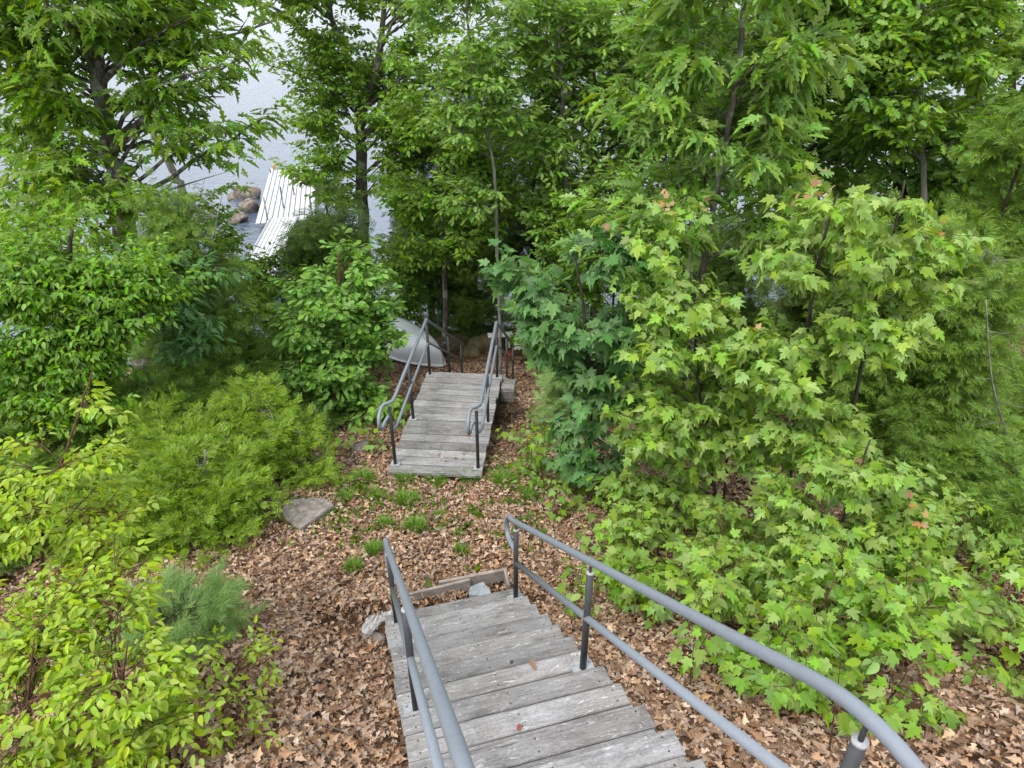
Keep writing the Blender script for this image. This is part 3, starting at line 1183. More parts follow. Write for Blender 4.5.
c0 = P(311, 515, z=-5.30)
sl = MB()
oc = [P(u, v, z=-5.30) - c0 for u, v in ((274, 514), (286, 500), (306, 497), (329, 499), (339, 509), (322, 523), (300, 540), (288, 530))]
tilt = lambda p: -.10 * p[1] + .04 * p[0]
oc = [np.array([p[0] * .86, p[1] * .86, 0]) for p in oc]
top_ = [(p[0] * .95, p[1] * .95, tilt(p)) for p in oc]
mid_ = [(p[0], p[1], tilt(p) - .018) for p in oc]
bot_ = [(p[0] * 1.03, p[1] * 1.03, tilt(p) - .10) for p in oc]
sl.v = top_ + mid_ + bot_
k8 = len(oc)
sl.f = [tuple(range(k8))[::-1]] + [((i + 1) % k8 + r, i + r, i + r + k8, (i + 1) % k8 + r + k8) for r in (0, k8) for i in range(k8)]
o = sl.build('stone_slab', M['slab'])
o.location = (c0[0], c0[1], float(ground(c0[0], c0[1])) + .085)
tag(o, 'flat pale stone slab beside the yellow-green cedar shrub', 'stone')
g = P(362, 446, z=-5.7)
rock('stone', 'grey stone half buried left of the boardwalk front', 'stone', tuple(G(g[0], g[1], -.02)), (.20, .15, .11), M['slab'], 2, .3)
g = P(366, 634, z=-5.0)
rock('stone', 'low tan stone under dead leaves left of the bottom tread', 'stone', tuple(G(g[0], g[1], -.045)), (.22, .17, .07), M['slab'], 4, .9, True)
c0 = P(480, 590, z=-5.0)
sl = MB()
oc = [P(u, v, z=-5.0) - c0 for u, v in ((469, 597), (470, 589), (483, 584), (490, 592), (492, 599))]
k8 = len(oc)
sl.v = [(p[0], p[1], .03) for p in oc] + [(p[0] * 1.06, p[1] * 1.06, -.04) for p in oc]
sl.f = [tuple(range(k8))[::-1]] + [((i + 1) % k8, i, i + k8, (i + 1) % k8 + k8) for i in range(k8)]
o = sl.build('paving_stone', M['slate'])
o.location = (c0[0], c0[1], -5.0)
tag(o, 'blue-grey slate piece lying inside the wooden edging', 'stone')
for (u, v, z, r_, s, lab) in ((487, 322, -7.3, (.5, .38, .36), 11, 'round mossy boulder behind the boardwalk end posts'), (447, 322, -7.4, (.55, .35, .25), 12, 'dark low rock between the white boat and the mossy boulder'),
                              (470, 331, -7.4, (.3, .22, .14), 13, 'small brown rock below the mossy boulder')):
    g = P(u, v, z=z)
    rock('boulder', lab, 'rock', (g[0], g[1], float(ground(g[0], g[1])) + .05), r_, M['mossrock'], s)
rq = random.Random(17)
for i, (u, v, r_, lab) in enumerate(((246, 196, (.30, .6, .5), 'largest brown boulder in the lake beside the white dock'), (253, 210, (.3, .45, .5), 'brown boulder nearest the inner corner of the white dock'),
                                     (244, 219, (.45, .5, .4), 'low grey-brown boulder at the near edge of the rocks by the dock'))):
    g = P(u, v, z=-8.9)
    rock('shore_rock', lab, 'rock', (g[0] - .1, g[1], -8.95), r_, M['lakerock'], 21 + i, rq.uniform(0, 3), bumps=.42)

# crumpled plastic sheet
rng = np.random.default_rng(31)
n = 40
gx = np.linspace(-1, 1, n)
X_, Y_ = np.meshgrid(gx, gx)
Zp = .05 * np.abs(np.sin(5 * X_ + 3 * Y_ + np.sin(4 * Y_))) + .05 * np.abs(np.cos(4 * Y_ - 6 * X_ + 2 * np.sin(3 * X_))) + .02 * np.sin(13 * X_ + 9 * Y_ + 2 * np.sin(7 * Y_)) + .03
edge_r = 1 + .25 * np.sin(3 * np.arctan2(Y_, X_))
Xs, Ys = X_ * .09 * edge_r, Y_ * .20 * edge_r
c = P(380, 612, z=-5.0)
V = np.stack([Xs, Ys, Zp * .55], -1).reshape(-1, 3)
ii = np.arange(n * n).reshape(n, n)
A, B, C_, D_ = ii[:-1, :-1].ravel(), ii[:-1, 1:].ravel(), ii[1:, 1:].ravel(), ii[1:, :-1].ravel()
T = np.concatenate([np.stack([A, B, C_], 1), np.stack([A, C_, D_], 1)])
m, nt, bs = new_mat('clear_plastic')
bs.inputs['Base Color'].default_value = (.80, .82, .84, 1)
bs.inputs['Roughness'].default_value = .25
bs.inputs['Alpha'].default_value = .42
o = link(bpy.data.objects.new('plastic_sheet', mesh_np('plastic_sheet', V, T, m, True)))
o.location = (c[0], c[1], float(ground(c[0], c[1])) + .0)
o.rotation_euler = (0, 0, -.5)
tag(o, 'crumpled whitish plastic sheet beside the left foot of the stairs', 'plastic sheet')

# ------------------------------------------------------------------ boat
boat = tag(empty('rowboat', (0, 0, 0)), 'white rowboat lying upside down behind the left railing', 'boat')
ns, nq = 22, 15
V, F = [], []
Lb, Wb, Hb = 3.3, .60, .48
for i in range(ns):
    t = i / (ns - 1)
    wv = Wb * (1 - max(0, (t - .35) / .65) ** 2.4) ** .9 * (0.86 + .14 * min(1, t / .35)) if t < 1 else .0
    wv = max(wv, .012)
    hv = Hb * (1 + .28 * max(0, (t - .5) / .5) ** 2)
    for j in range(nq):
        a = math.pi * j / (nq - 1)
        cx_, sx_ = math.cos(a), math.sin(a)
        y = wv * math.copysign(abs(cx_) ** .75, cx_)
        z = hv * abs(sx_) ** .7 + (.05 * max(0, 1 - abs(cx_) * 5)) - .14 * max(0, (t - .5) / .5) ** 2 * 0
        V.append((t * Lb, y, z * (1 - .35 * max(0, (t - .8) / .2) ** 2)))
for i in range(ns - 1):
    for j in range(nq - 1):
        F.append((i * nq + j, (i + 1) * nq + j, (i + 1) * nq + j + 1, i * nq + j + 1))
F.append(tuple(range(nq)))
b_ = MB()
b_.v, b_.f = V, F
b_.build('hull', M['hull'], boat, True)
for sgn in (0, nq - 1):
    b_ = MB()
    b_.tube([Vector(V[i * nq + sgn]) + Vector((0, .01 if sgn == 0 else -.01, .02)) for i in range(ns)], .03, 8)
    b_.build('gunwale', M['white'], boat, True)
b_ = MB()
b_.tube([Vector(V[i * nq + nq // 2]) + Vector((0, 0, .01)) for i in range(ns)], .02, 6)
b_.build('keel', M['white'], boat, True)
bow = P(444, 359, z=-7.45)
dirb = Vector((1.9, -1.9, 0)).normalized()
st = Vector((bow[0], bow[1], 0)) - dirb * Lb
boat.location = (st.x, st.y, float(ground(bow[0], bow[1])) + .06)
boat.rotation_euler = (.16, 0, math.atan2(dirb.y, dirb.x))

# ------------------------------------------------------------------ white dock panel and bench on the shore
pan = tag(empty('dock_panel', tuple(P(515, 350, z=-7.5))), 'white slatted dock panel leaning behind the right railing', 'dock panel')
for i in range(9):
    board('slat', pan, Vector(pan.location) + Vector((.1 + .045 * i * .5, .10 * i * .55, .06 + .095 * i)), .30, .012, .085, .18, M['white'], -.3)
for sx in (-.12, .12):
    b_ = MB()
    b_.tube([Vector((.1 + sx, .03, 0)), Vector((.29 + sx, .52, .90))], .02, 6)
    b_.build('rail', M['white'], pan)
bn = tag(empty('bench', tuple(P(501, 352, z=-7.6))), 'low white plank bench seen through the right railing', 'bench')
board('seat', bn, Vector(bn.location) + Vector((-.02, .35, .30)), .62, .22, .035, .15, M['white'])
for sx in (-.22, .22):
    b_ = MB()
    b_.box((sx - .02, .35, .13), (.04, .18, .30))
    b_.build('leg', M['white'], bn)
cn = MB()
cn.tube([(0, 0, 0), (0, 0, .02), (0, 0, .19), (0, 0, .21)], [.09, .10, .10, .08], 14)
cn.tube([(0, 0, .21), (0, 0, .245)], .035, 10)
o = cn.build('fuel_can', M['red'], None, True)
g = P(506, 349, z=-7.6)
o.location = (g[0] + .05, g[1] + .1, float(ground(g[0] + .05, g[1] + .1)))
tag(o, 'small red can standing under the white bench', 'can')

# ------------------------------------------------------------------ lake dock
ZK = WATER + .45
near_l, far_l = P(255, 224, z=ZK), P(270, 169, z=ZK)
near_r = P(318, 226, z=ZK)
dk = tag(empty('lake_dock', (near_l[0], near_l[1], ZK)), 'white ribbed dock reaching out over the lake beside brown rocks', 'dock')
dl = Vector(far_l - near_l)
Ld = dl.length
hd = dl.normalized()
rd = Vector((hd.y, -hd.x, 0))
Wd = 2.5
ang = math.atan2(rd.y, rd.x)
nr_ = 11
b_ = MB()
for i in range(nr_):
    w_ = Wd / nr_
    b_.box(rd * (w_ * (i + .5)) + hd * (Ld / 2) + UPZ * 0, (w_ * .84, Ld, .06), (rd, hd, UPZ), bev=.012)
b_.build('deck_surface', M['dockwhite'], dk)
b_ = MB()
b_.box(rd * (Wd / 2) + hd * (Ld / 2) + UPZ * -.075, (Wd - .02, Ld - .02, .06), (rd, hd, UPZ))
b_.build('under_frame', M['plate'], dk)
for (s, t) in ((0.5, .4), (1.1, 2.2), (1.5, 4.6), (.1, 9.8), (2.4, .3), (2.4, 9.5)):
    b_ = MB()
    b_.tube([rd * s + hd * t + UPZ * -1.7, rd * s + hd * t + UPZ * (1.0 if t < 9 else .25)], .035, 8)
    b_.build('piling', M['bark'], dk)
b_ = MB()
b_.tube([(0, 0, 0), (0, 0, .05), (0, 0, .22), (0, 0, .28)], [.06, .09, .09, .05], 12)
o = b_.build('mooring_buoy', M['orange'], None, True)
p = Vector((near_l[0], near_l[1], ZK)) + hd * (Ld - .25) + rd * .25
o.location = (p.x, p.y, ZK + .035)
tag(o, 'small orange buoy at the outer corner of the white dock', 'buoy')
gw = tag(empty('gangway', tuple(P(262, 262, z=-8.0))), 'white slatted gangway leading from the shore down to the dock', 'gangway')
ga, gb = Vector(P(256, 278, z=-7.75)), Vector(P(284, 218, z=ZK + .06))
gd = (gb - ga)
gl = gd.length
gd.normalize()
gr = Vector((gd.y, -gd.x, 0)).normalized()
gu = gr.cross(gd).normalized()
gb0 = Vector(gw.location)
b_ = MB()
for i in range(7):
    b_.box((ga + gb) / 2 - gb0 + gr * ((i - 3) * .15), (.128, gl, .05), (gr, gd, gu))
b_.build('walkway', M['dockwhite'], gw)
for sx in (-.55, .55):
    b_ = MB()
    b_.tube([ga - gb0 + gr * sx + gu * .03, gb - gb0 + gr * sx + gu * .03], .05, 8)
    b_.build('side_rail', M['plate'], gw)

# ------------------------------------------------------------------ trees
def T3(*uv, Y):
    return [P(u, v, Y) for u, v in uv]


def on_ground(u, Y, dz=-.05):
    """ground point seen in column u at depth Y"""
    x = 0
    for _ in range(8):
        z = float(ground(x, Y))
        tt = -z / Y
        bb = (SP - tt * CP) / (CP + tt * SP)
        x = (u - 512) / FPX * Y / (CP + bb * SP)
    return np.array([x, Y, float(ground(x, Y)) + dz])


LOAK = 'broadleaf trees along the shore'
# left oak
tree('oak_tree', 'tall oak with a forked lichened trunk at the left edge, lake behind it', 'tree',
     [on_ground(150, 10.9)] + T3((128, 235), (119, 200), (107, 130), (95, 45), (96, -60), (90, -220), Y=10.9), .20, .06,
     [blob(60, 20, 10.9, 1.7, 1.1), blob(175, 60, 10.6, 1.25, .75), blob(215, 120, 10.4, .75, .42), blob(50, 120, 10.4, 1.2, .5), blob(140, 185, 10.3, 1.0, .45), blob(120, -110, 10.9, 2.6, 1.2), blob(20, 185, 10.2, .7, .45), blob(220, 5, 10.8, .7, .4), blob(10, 60, 11.2, .9, .9), blob(60, 170, 11.3, .9, .5), blob(150, 20, 11.4, 1.2, .7), blob(20, 130, 11.3, .8, .5)],
     OAK, 'oak', (.15, .22), 101, 'bark', 104, 7, 4, 5, .55, .26, .5, .3, .22, .5,
     explicit=[(T3((112, 152), (130, 132), (155, 108), (186, 76), Y=10.8), .07, .03), (T3((112, 150), (135, 146), (150, 142), (168, 158), Y=11.2), .05, .02), (T3((60, 45), (30, 70), (-20, 90), Y=10.9), .03, .015),
               (T3((98, 50), (85, 25), (55, 5), Y=10.9), .05, .02)], dead=8, limb_r=.16)
# leaning stem behind
tree('birch_tree', 'thin leaning pale-barked tree behind the forked oak', 'tree',
     [on_ground(200, 13.5)] + T3((186, 215), (172, 170), (150, 120), (140, 40), (150, -60), Y=13.5), .10, .03,
     [blob(215, 30, 13.5, .8, .5), blob(160, -60, 13.5, 1.6, .7)], OVATE_LO, 'ovate', (.08, .11), 102, 'bark_pale', 16, 6, 4, 6, .5, .25, .5)
# tree by the dock
tree('ash_tree', 'tall slim tree with a dark straight trunk between dock and boardwalk', 'tree',
     [on_ground(366, 17.5)] + T3((366, 300), (362, 200), (361, 140), (360, 110), Y=17.5), .17, .12,
     [blob(325, 35, 17.5, 1.2, 1.1), blob(295, 110, 17.3, .65, .6), blob(395, 70, 17.5, 1.2, 1.0), blob(330, 135, 17.2, .8, .45), blob(420, 125, 17.2, .9, .7), blob(350, -60, 17.5, 3, 1.0), blob(320, 185, 17.1, .6, .45), blob(275, 60, 17.3, .4, .35), blob(440, 20, 17.4, 1.0, .6), blob(325, 180, 16.9, .75, .6), blob(300, 150, 17.2, .5, .4), blob(400, 160, 17.4, .8, .6), blob(345, 90, 17.9, .9, .8)],
     OVATE_LO, 'oak', (.11, .155), 103, 'bark', 138, 8, 4, 7, .55, .26, .6, .35, .3, .55,
     stems=[(T3((361, 118), (348, 60), (325, 0), (310, -80), Y=17.5), .10, .03), (T3((361, 118), (378, 60), (385, 0), (395, -80), Y=17.5), .10, .03)],
     explicit=[(T3((362, 135), (380, 122), (405, 115), Y=17.4), .05, .02), (T3((345, 85), (335, 60), (320, 50), Y=17.4), .04, .015)], limb_r=.2)
# slim tree beside the end rail
tree('slim_tree', 'slender young tree with a thin pale stem behind the right end post', 'tree',
     [on_ground(500, 13.2)] + T3((500, 332), (497, 250), (494, 170), (482, 112), (472, 60), (466, 0), Y=13.2), .04, .018,
     [blob(480, 70, 13.2, .7, .6), blob(450, 130, 13, .55, .35), blob(510, 110, 13, .5, .35), blob(465, -10, 13.2, .9, .5), blob(470, 190, 13.0, .6, .25)],
     OAK_LO, 'oak_light', (.12, .17), 104, 'bark_pale', 40, 6, 4, 5, .4, .22, .5, .3)
# dark cedars along the water, centre
for i, (u, Y, vt, rr, lab) in enumerate(((418, 18.5, 100, .85, 'dark cedar tree standing right behind the white rowboat'), (468, 19, 70, 1.0, 'dark cedar tree with a bare lower trunk behind the mossy boulder'),
                                         (535, 18, 90, 1.1, 'dark cedar tree right of the slender pale stem'), (326, 13.5, 205, .5, 'small dark cedar tree in front of the white dock'))):
    top = P(u, vt, Y)
    g = G(top[0], Y, -.05)
    hgt = top[2] - g[2]
    bl = [((g[0], g[1], g[2] + hgt * f), (rr * (1.25 - .5 * f), rr * (1.25 - .5 * f), hgt * .14)) for f in (.22, .38, .54, .70, .86)]
    tree('cedar_tree', lab, 'tree', [g, (g[0], Y, g[2] + hgt * .5), top], (.12 if i < 3 else .07), .02, bl, CEDAR_LO, 'cedar_dark', (.18, .30), 110 + i, 'bark_dark', 74 if i < 3 else 50, 7, 4, 5, .45, .22, .1, .4, .12, .7, group='dark cedars along the shore', dead=10)
# centre-right tree
tree('oak_tree', 'tall oak with a dark upright trunk right of the cedars, lake showing behind', 'tree',
     [on_ground(596, 16.5)] + T3((595, 290), (593, 180), (591, 90), (588, 20), (586, -90), Y=16.5), .16, .06,
     [blob(555, 30, 16.5, 1.3, .8), blob(640, 30, 16.3, 1.2, .8), blob(600, -50, 16.5, 2.6, .9), blob(530, 100, 16, 1.0, .6), blob(640, 110, 16, .9, .5), blob(570, 170, 15.8, 1.1, .6), blob(630, 200, 15.8, .9, .5), blob(600, 100, 15.9, .8, .5), blob(610, 240, 15.6, .9, .5), blob(560, 80, 16.8, .9, .7), blob(640, 160, 16.6, .9, .6), blob(575, 240, 15.7, .8, .4)],
     OAK_LO, 'oak_light', (.15, .22), 120, 'bark', 125, 7, 4, 5, .55, .26, .5, .35, .25, .5,
     explicit=[(T3((590, 70), (575, 40), (556, -10), Y=16.4), .06, .03), (T3((592, 150), (570, 135), (550, 115), (535, 75), Y=16.2), .045, .015), (T3((592, 120), (630, 95), (670, 75), Y=16.4), .05, .02)], dead=8)
# young oak, slender trunk, large leaves
tree('young_oak', 'slender young oak with big lobed leaves right of centre, thin mottled trunk', 'tree',
     [(2.12, 7.4, float(ground(2.12, 7.4)) - .05)] + T3((676, 440), (698, 300), (716, 195), (734, 90), (742, 25), (748, -60), Y=7.4), .05, .02,
     [blob(690, 40, 7.5, .5, .35), blob(795, 50, 7.4, .62, .35), blob(750, -40, 7.5, .9, .4), blob(650, 120, 7.3, .5, .32), blob(785, 150, 7.2, .5, .35), blob(665, 215, 7.2, .5, .3), blob(775, 225, 7.2, .45, .28), blob(635, 245, 6.9, .4, .28), blob(730, 130, 7.9, .5, .4)],
     OAK, 'oak_light', (.15, .22), 121, 'bark', 64, 5, 3, 5, .34, .17, .5, .3, .3, .5, explicit=[(T3((732, 88), (722, 60), (703, 42), Y=7.3), .014, .006), (T3((733, 88), (750, 70), (770, 52), Y=7.3), .014, .006)])
# right background oaks
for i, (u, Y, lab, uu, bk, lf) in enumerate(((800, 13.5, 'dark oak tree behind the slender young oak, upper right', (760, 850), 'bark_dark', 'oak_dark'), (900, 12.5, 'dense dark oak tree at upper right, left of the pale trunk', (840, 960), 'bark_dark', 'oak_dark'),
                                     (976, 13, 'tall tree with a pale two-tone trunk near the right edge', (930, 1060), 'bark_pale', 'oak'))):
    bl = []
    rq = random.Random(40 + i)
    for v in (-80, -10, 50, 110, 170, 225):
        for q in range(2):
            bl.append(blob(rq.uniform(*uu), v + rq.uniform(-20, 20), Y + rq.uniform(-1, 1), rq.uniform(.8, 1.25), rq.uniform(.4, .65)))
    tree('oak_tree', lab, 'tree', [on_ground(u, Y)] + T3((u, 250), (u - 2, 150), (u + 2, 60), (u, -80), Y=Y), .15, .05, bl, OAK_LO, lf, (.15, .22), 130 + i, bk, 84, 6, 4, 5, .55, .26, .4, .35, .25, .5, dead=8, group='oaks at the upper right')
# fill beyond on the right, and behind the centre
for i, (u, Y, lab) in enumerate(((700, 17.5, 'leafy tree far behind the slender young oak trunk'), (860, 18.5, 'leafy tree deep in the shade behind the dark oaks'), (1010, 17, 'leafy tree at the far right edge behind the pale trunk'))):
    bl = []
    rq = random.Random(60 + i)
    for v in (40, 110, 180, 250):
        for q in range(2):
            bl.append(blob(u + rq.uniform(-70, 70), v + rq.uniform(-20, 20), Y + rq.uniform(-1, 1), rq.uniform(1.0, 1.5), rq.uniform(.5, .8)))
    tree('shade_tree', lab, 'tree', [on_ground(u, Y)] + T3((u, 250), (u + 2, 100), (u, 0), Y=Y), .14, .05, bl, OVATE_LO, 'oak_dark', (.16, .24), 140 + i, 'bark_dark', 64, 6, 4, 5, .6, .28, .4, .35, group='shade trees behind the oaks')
# maples
tree('maple_sapling', 'light green maple sapling just right of the stair foot, leaves facing up', 'sapling',
     [(2.28, 6.0, float(ground(2.28, 6.0)) - .05)] + T3((716, 500), (700, 400), (694, 320), (690, 265), Y=6.0), .026, .008,
     [blob(630, 400, 6.0, .32, .2), blob(645, 300, 6.1, .26, .16), blob(690, 300, 6.0, .38, .28), blob(665, 350, 5.9, .40, .26), blob(740, 360, 5.9, .42, .28), blob(680, 420, 5.8, .48, .26), blob(640, 440, 6.0, .35, .2), blob(740, 450, 5.8, .45, .26), blob(655, 225, 6.2, .2, .16), blob(650, 490, 6.0, .4, .2), blob(720, 510, 5.7, .45, .22)],
     MAPLE, 'maple', (.06, .138), 150, 'bark_dark', 54, 5, 3, 5, .26, .13, .6, .25, .6, .65, young=4, explicit=[(T3((722, 552), (724, 500), (728, 440), Y=5.9), .018, .012)])
tree('maple_sapling', 'tallest light green maple sapling on the right with reddish new leaves', 'sapling',
     [(2.95, 5.6, float(ground(2.95, 5.6)) - .05)] + T3((790, 470), (800, 380), (812, 300), (826, 230), (838, 195), Y=5.6), .03, .008,
     [blob(835, 215, 5.6, .30, .22), blob(800, 270, 5.5, .38, .22), blob(880, 265, 5.5, .36, .16), blob(895, 190, 5.6, .16, .12), blob(950, 225, 5.6, .2, .1), blob(830, 330, 5.4, .5, .25), blob(755, 330, 5.7, .36, .22), blob(725, 400, 5.8, .36, .2), blob(780, 370, 5.3, .45, .26), blob(880, 330, 5.5, .4, .22), blob(800, 440, 5.2, .5, .26), blob(960, 270, 5.7, .28, .16)],
     MAPLE, 'maple', (.06, .138), 151, 'bark_dark', 62, 5, 3, 5, .26, .13, .7, .25, .6, .65, young=8, stems=[([(2.95, 5.6, float(ground(2.95, 5.6)))] + T3((845, 430), (868, 330), (892, 240), (905, 180), Y=5.6), .024, .007)])
tree('maple_sapling', 'low spreading maple sapling at right, drooping lime leaves above the handrail', 'sapling',
     [(3.0, 4.6, float(ground(3.0, 4.6)) - .05)] + T3((830, 560), (850, 500), (870, 440), Y=4.6), .022, .008,
     [blob(850, 470, 4.6, .36, .2), blob(900, 500, 4.6, .34, .2), blob(830, 540, 4.5, .38, .2), blob(900, 560, 4.5, .3, .17), blob(790, 500, 4.7, .36, .22), blob(930, 530, 4.6, .18, .12), blob(770, 570, 4.6, .34, .18)],
     MAPLE, 'maple', (.06, .132), 152, 'bark_dark', 38, 5, 3, 5, .24, .12, .6, .25, .45, .65, young=5)
tree('maple_sapling', 'bluish green maple sapling overhanging the right side of the boardwalk', 'sapling',
     [(0.98, 6.9, float(ground(0.98, 6.9)) - .05)] + T3((590, 400), (585, 320), (575, 255), Y=6.9), .032, .01,
     [blob(540, 285, 7.0, .42, .2), blob(600, 260, 6.9, .42, .22), blob(580, 330, 6.8, .5, .24), blob(580, 375, 6.9, .26, .2), blob(620, 380, 6.7, .42, .26), blob(600, 420, 6.8, .34, .2), blob(640, 330, 6.8, .4, .26), blob(520, 270, 7.1, .2, .12), blob(585, 455, 6.8, .36, .18)],
     MAPLE, 'maple_dark', (.10, .19), 153, 'bark_dark', 42, 5, 3, 5, .28, .15, .5, .25, .45, .65, young=1)
# white pines
def pine(name, label, base, h, rad, seed, n=34, size=(.09, .13)):
    g = np.array(base)
    bl = [((g[0], g[1], g[2] + h * f), (rad * (1.15 - f), rad * (1.15 - f), h * .12)) for f in (.2, .4, .6, .8)]
    tree(name, label, 'pine', [g, (g[0] + .02, g[1], g[2] + h * .5), (g[0], g[1], g[2] + h)], .028, .008, bl, PINE, 'pine', size, seed, 'bark_dark', n, 6, 3, 5, .26, .18, .3, .3, -.1, 1.0, side_ang=(5, 35), petiole=0)


g = on_ground(570, 9.2)
pine('young_pine', 'young white pine tucked behind the bluish maple by the boardwalk', (g[0], g[1], g[2]), 1.9, .55, 160, 34)
g = on_ground(172, 3.7)
pine('young_pine', 'small blue-green white pine between the lime sapling and the cedar shrub', (g[0], g[1], g[2]), .48, .55, 161, 22, (.08, .14))
# right-hand cedars
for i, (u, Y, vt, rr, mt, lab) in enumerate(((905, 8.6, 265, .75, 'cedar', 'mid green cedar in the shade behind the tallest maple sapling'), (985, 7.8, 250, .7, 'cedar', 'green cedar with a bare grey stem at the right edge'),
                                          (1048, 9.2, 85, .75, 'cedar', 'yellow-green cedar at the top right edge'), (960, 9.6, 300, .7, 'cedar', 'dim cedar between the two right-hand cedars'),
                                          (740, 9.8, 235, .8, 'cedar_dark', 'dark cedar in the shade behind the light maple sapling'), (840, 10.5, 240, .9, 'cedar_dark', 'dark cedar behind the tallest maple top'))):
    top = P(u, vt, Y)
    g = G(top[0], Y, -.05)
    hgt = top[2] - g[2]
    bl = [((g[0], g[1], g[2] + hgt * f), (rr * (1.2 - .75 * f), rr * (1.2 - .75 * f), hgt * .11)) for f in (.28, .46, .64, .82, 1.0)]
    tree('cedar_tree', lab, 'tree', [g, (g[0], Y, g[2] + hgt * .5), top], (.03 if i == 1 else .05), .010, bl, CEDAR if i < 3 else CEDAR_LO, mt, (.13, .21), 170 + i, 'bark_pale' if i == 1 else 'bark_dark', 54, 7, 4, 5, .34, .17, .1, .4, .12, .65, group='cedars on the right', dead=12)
# left group
tree('hornbeam_tree', 'mid green tree with oval leaves filling the left edge below the oak', 'tree',
     [on_ground(60, 7.6)] + T3((62, 380), (66, 300), (72, 230), Y=7.6), .05, .02,
     [blob(30, 258, 7.6, .6, .26), blob(105, 278, 7.5, .55, .24), blob(60, 300, 7.3, .7, .3), blob(150, 300, 7.4, .5, .26), blob(20, 350, 7.2, .5, .3), blob(110, 350, 7.2, .6, .28), blob(60, 400, 7.0, .6, .26), blob(0, 290, 7.4, .5, .3), blob(-40, 400, 7.0, .5, .4)],
     OVATE, 'ovate', (.06, .09), 180, 'bark_dark', 150, 7, 4, 6, .34, .18, .5, .3, .3, .45, stems=[([on_ground(20, 7.5)] + T3((30, 380), (40, 310), (30, 260), Y=7.5), .03, .012), ([on_ground(95, 7.7)] + T3((88, 390), (100, 320), (115, 270), Y=7.7), .03, .012)])
g = on_ground(225, 9.6)
top = P(222, 195, 9.6)
hgt = top[2] - g[2]
tree('cedar_tree', 'olive cedar tree left of the dock view, above the cedar shrub', 'tree', [g, (g[0], 9.6, g[2] + hgt * .5), top], .04, .006,
     [((g[0] + .1 * math.sin(5 * f), g[1], g[2] + hgt * f), (1.0 * (1.2 - .7 * f), 1.0 * (1.2 - .7 * f), hgt * .11)) for f in (.26, .42, .58, .74, .9)], CEDAR, 'cedar', (.12, .20), 190, 'bark_pale', 72, 7, 4, 5, .36, .19, .1, .3, .35, .55, dead=14)
tree('oak_sapling', 'dark bluish oak sapling in the shade right of the hornbeam', 'sapling', [on_ground(178, 9.0)] + T3((176, 330), (174, 270), Y=9), .03, .01,
     [blob(175, 265, 8.9, .5, .25), blob(170, 300, 8.7, .5, .25), blob(195, 330, 8.6, .4, .22)], OAK, 'maple_dark', (.12, .17), 191, 'bark_dark', 20, 5, 3, 5, .3, .16, .5)
tree('leafy_bush', 'bright green bush with whorled leaves left of the boardwalk, hiding the boat', 'bush', [on_ground(345, 10.2)] + T3((343, 350), (340, 290), (338, 255), Y=10.2), .035, .012,
     [blob(350, 265, 10.2, .5, .22), blob(330, 300, 10.0, .65, .28), blob(300, 330, 9.8, .5, .25), blob(370, 320, 9.9, .5, .26), blob(340, 360, 9.6, .75, .28), blob(365, 395, 9.4, .5, .22), blob(300, 370, 9.5, .5, .22), blob(386, 340, 9.8, .34, .2), blob(380, 410, 9.3, .3, .14)],
     OBOV, 'bush', (.11, .16), 192, 'bark_red', 90, 5, 3, 7, .30, .14, .6, .3, .2, .45, start=.5)
tree('cedar_shrub', 'low spreading yellow-green cedar shrub left of the clearing', 'shrub', [on_ground(210, 6.3)] + T3((208, 500), (205, 450), Y=6.3), .03, .012,
     [blob(200, 462, 6.5, .45, .12), blob(165, 490, 6.2, .42, .16), blob(228, 500, 6.0, .46, .10), blob(180, 540, 5.6, .40, .13), blob(240, 548, 5.6, .34, .08), blob(130, 505, 5.9, .40, .18), blob(222, 588, 5.2, .22, .07), blob(160, 432, 6.9, .5, .14), blob(250, 440, 7.0, .3, .09)],
     CEDAR, 'cedar_lime', (.10, .175), 193, 'bark_pale', 80, 6, 4, 5, .28, .15, .6, .4, -.1, .8, dead=18)
tree('cedar_shrub', 'sparse sprawling cedar shrub with bare grey twigs near the stone slab', 'shrub', [on_ground(280, 7.3)] + T3((276, 440), (272, 415), Y=7.3), .02, .008,
     [blob(265, 425, 7.3, .3, .14), blob(300, 440, 7.3, .22, .1), blob(315, 475, 6.9, .16, .09), blob(255, 460, 6.9, .25, .12), blob(245, 400, 7.6, .3, .14)],
     CEDAR, 'cedar_lime', (.10, .17), 194, 'bark_pale', 34, 6, 4, 5, .2, .11, .4, .3, 0, .7, dead=22)
tree('cedar_shrub', 'shaded olive cedar shrub below the hornbeam stems', 'shrub', [on_ground(130, 7.6)] + T3((130, 430), (128, 400), Y=7.6), .025, .01,
     [blob(140, 400, 7.7, .5, .22), blob(90, 430, 7.4, .45, .22), blob(190, 395, 8.0, .4, .2), blob(60, 470, 7.0, .4, .25), blob(235, 385, 8.4, .35, .2)],
     CEDAR, 'cedar', (.13, .20), 195, 'bark_dark', 54, 6, 4, 5, .25, .14, .4, .3, .1, .7, dead=8)
tree('beech_tree', 'leafy tree filling the gap between the straight dark trunk and the slender pale stem', 'tree', [on_ground(445, 15.3)] + T3((445, 280), (440, 180), (436, 90), Y=15.3), .07, .02,
     [blob(430, 120, 15.2, .9, .5), blob(480, 150, 15.0, .8, .5), blob(420, 200, 14.9, .9, .45), blob(470, 230, 14.7, .8, .4), blob(500, 190, 14.8, .6, .4), blob(400, 250, 14.6, .6, .35), blob(455, 60, 15.2, .8, .5)],
     OVATE_LO, 'oak', (.10, .15), 198, 'bark', 80, 7, 4, 6, .5, .24, .5, .3, .25, .5)
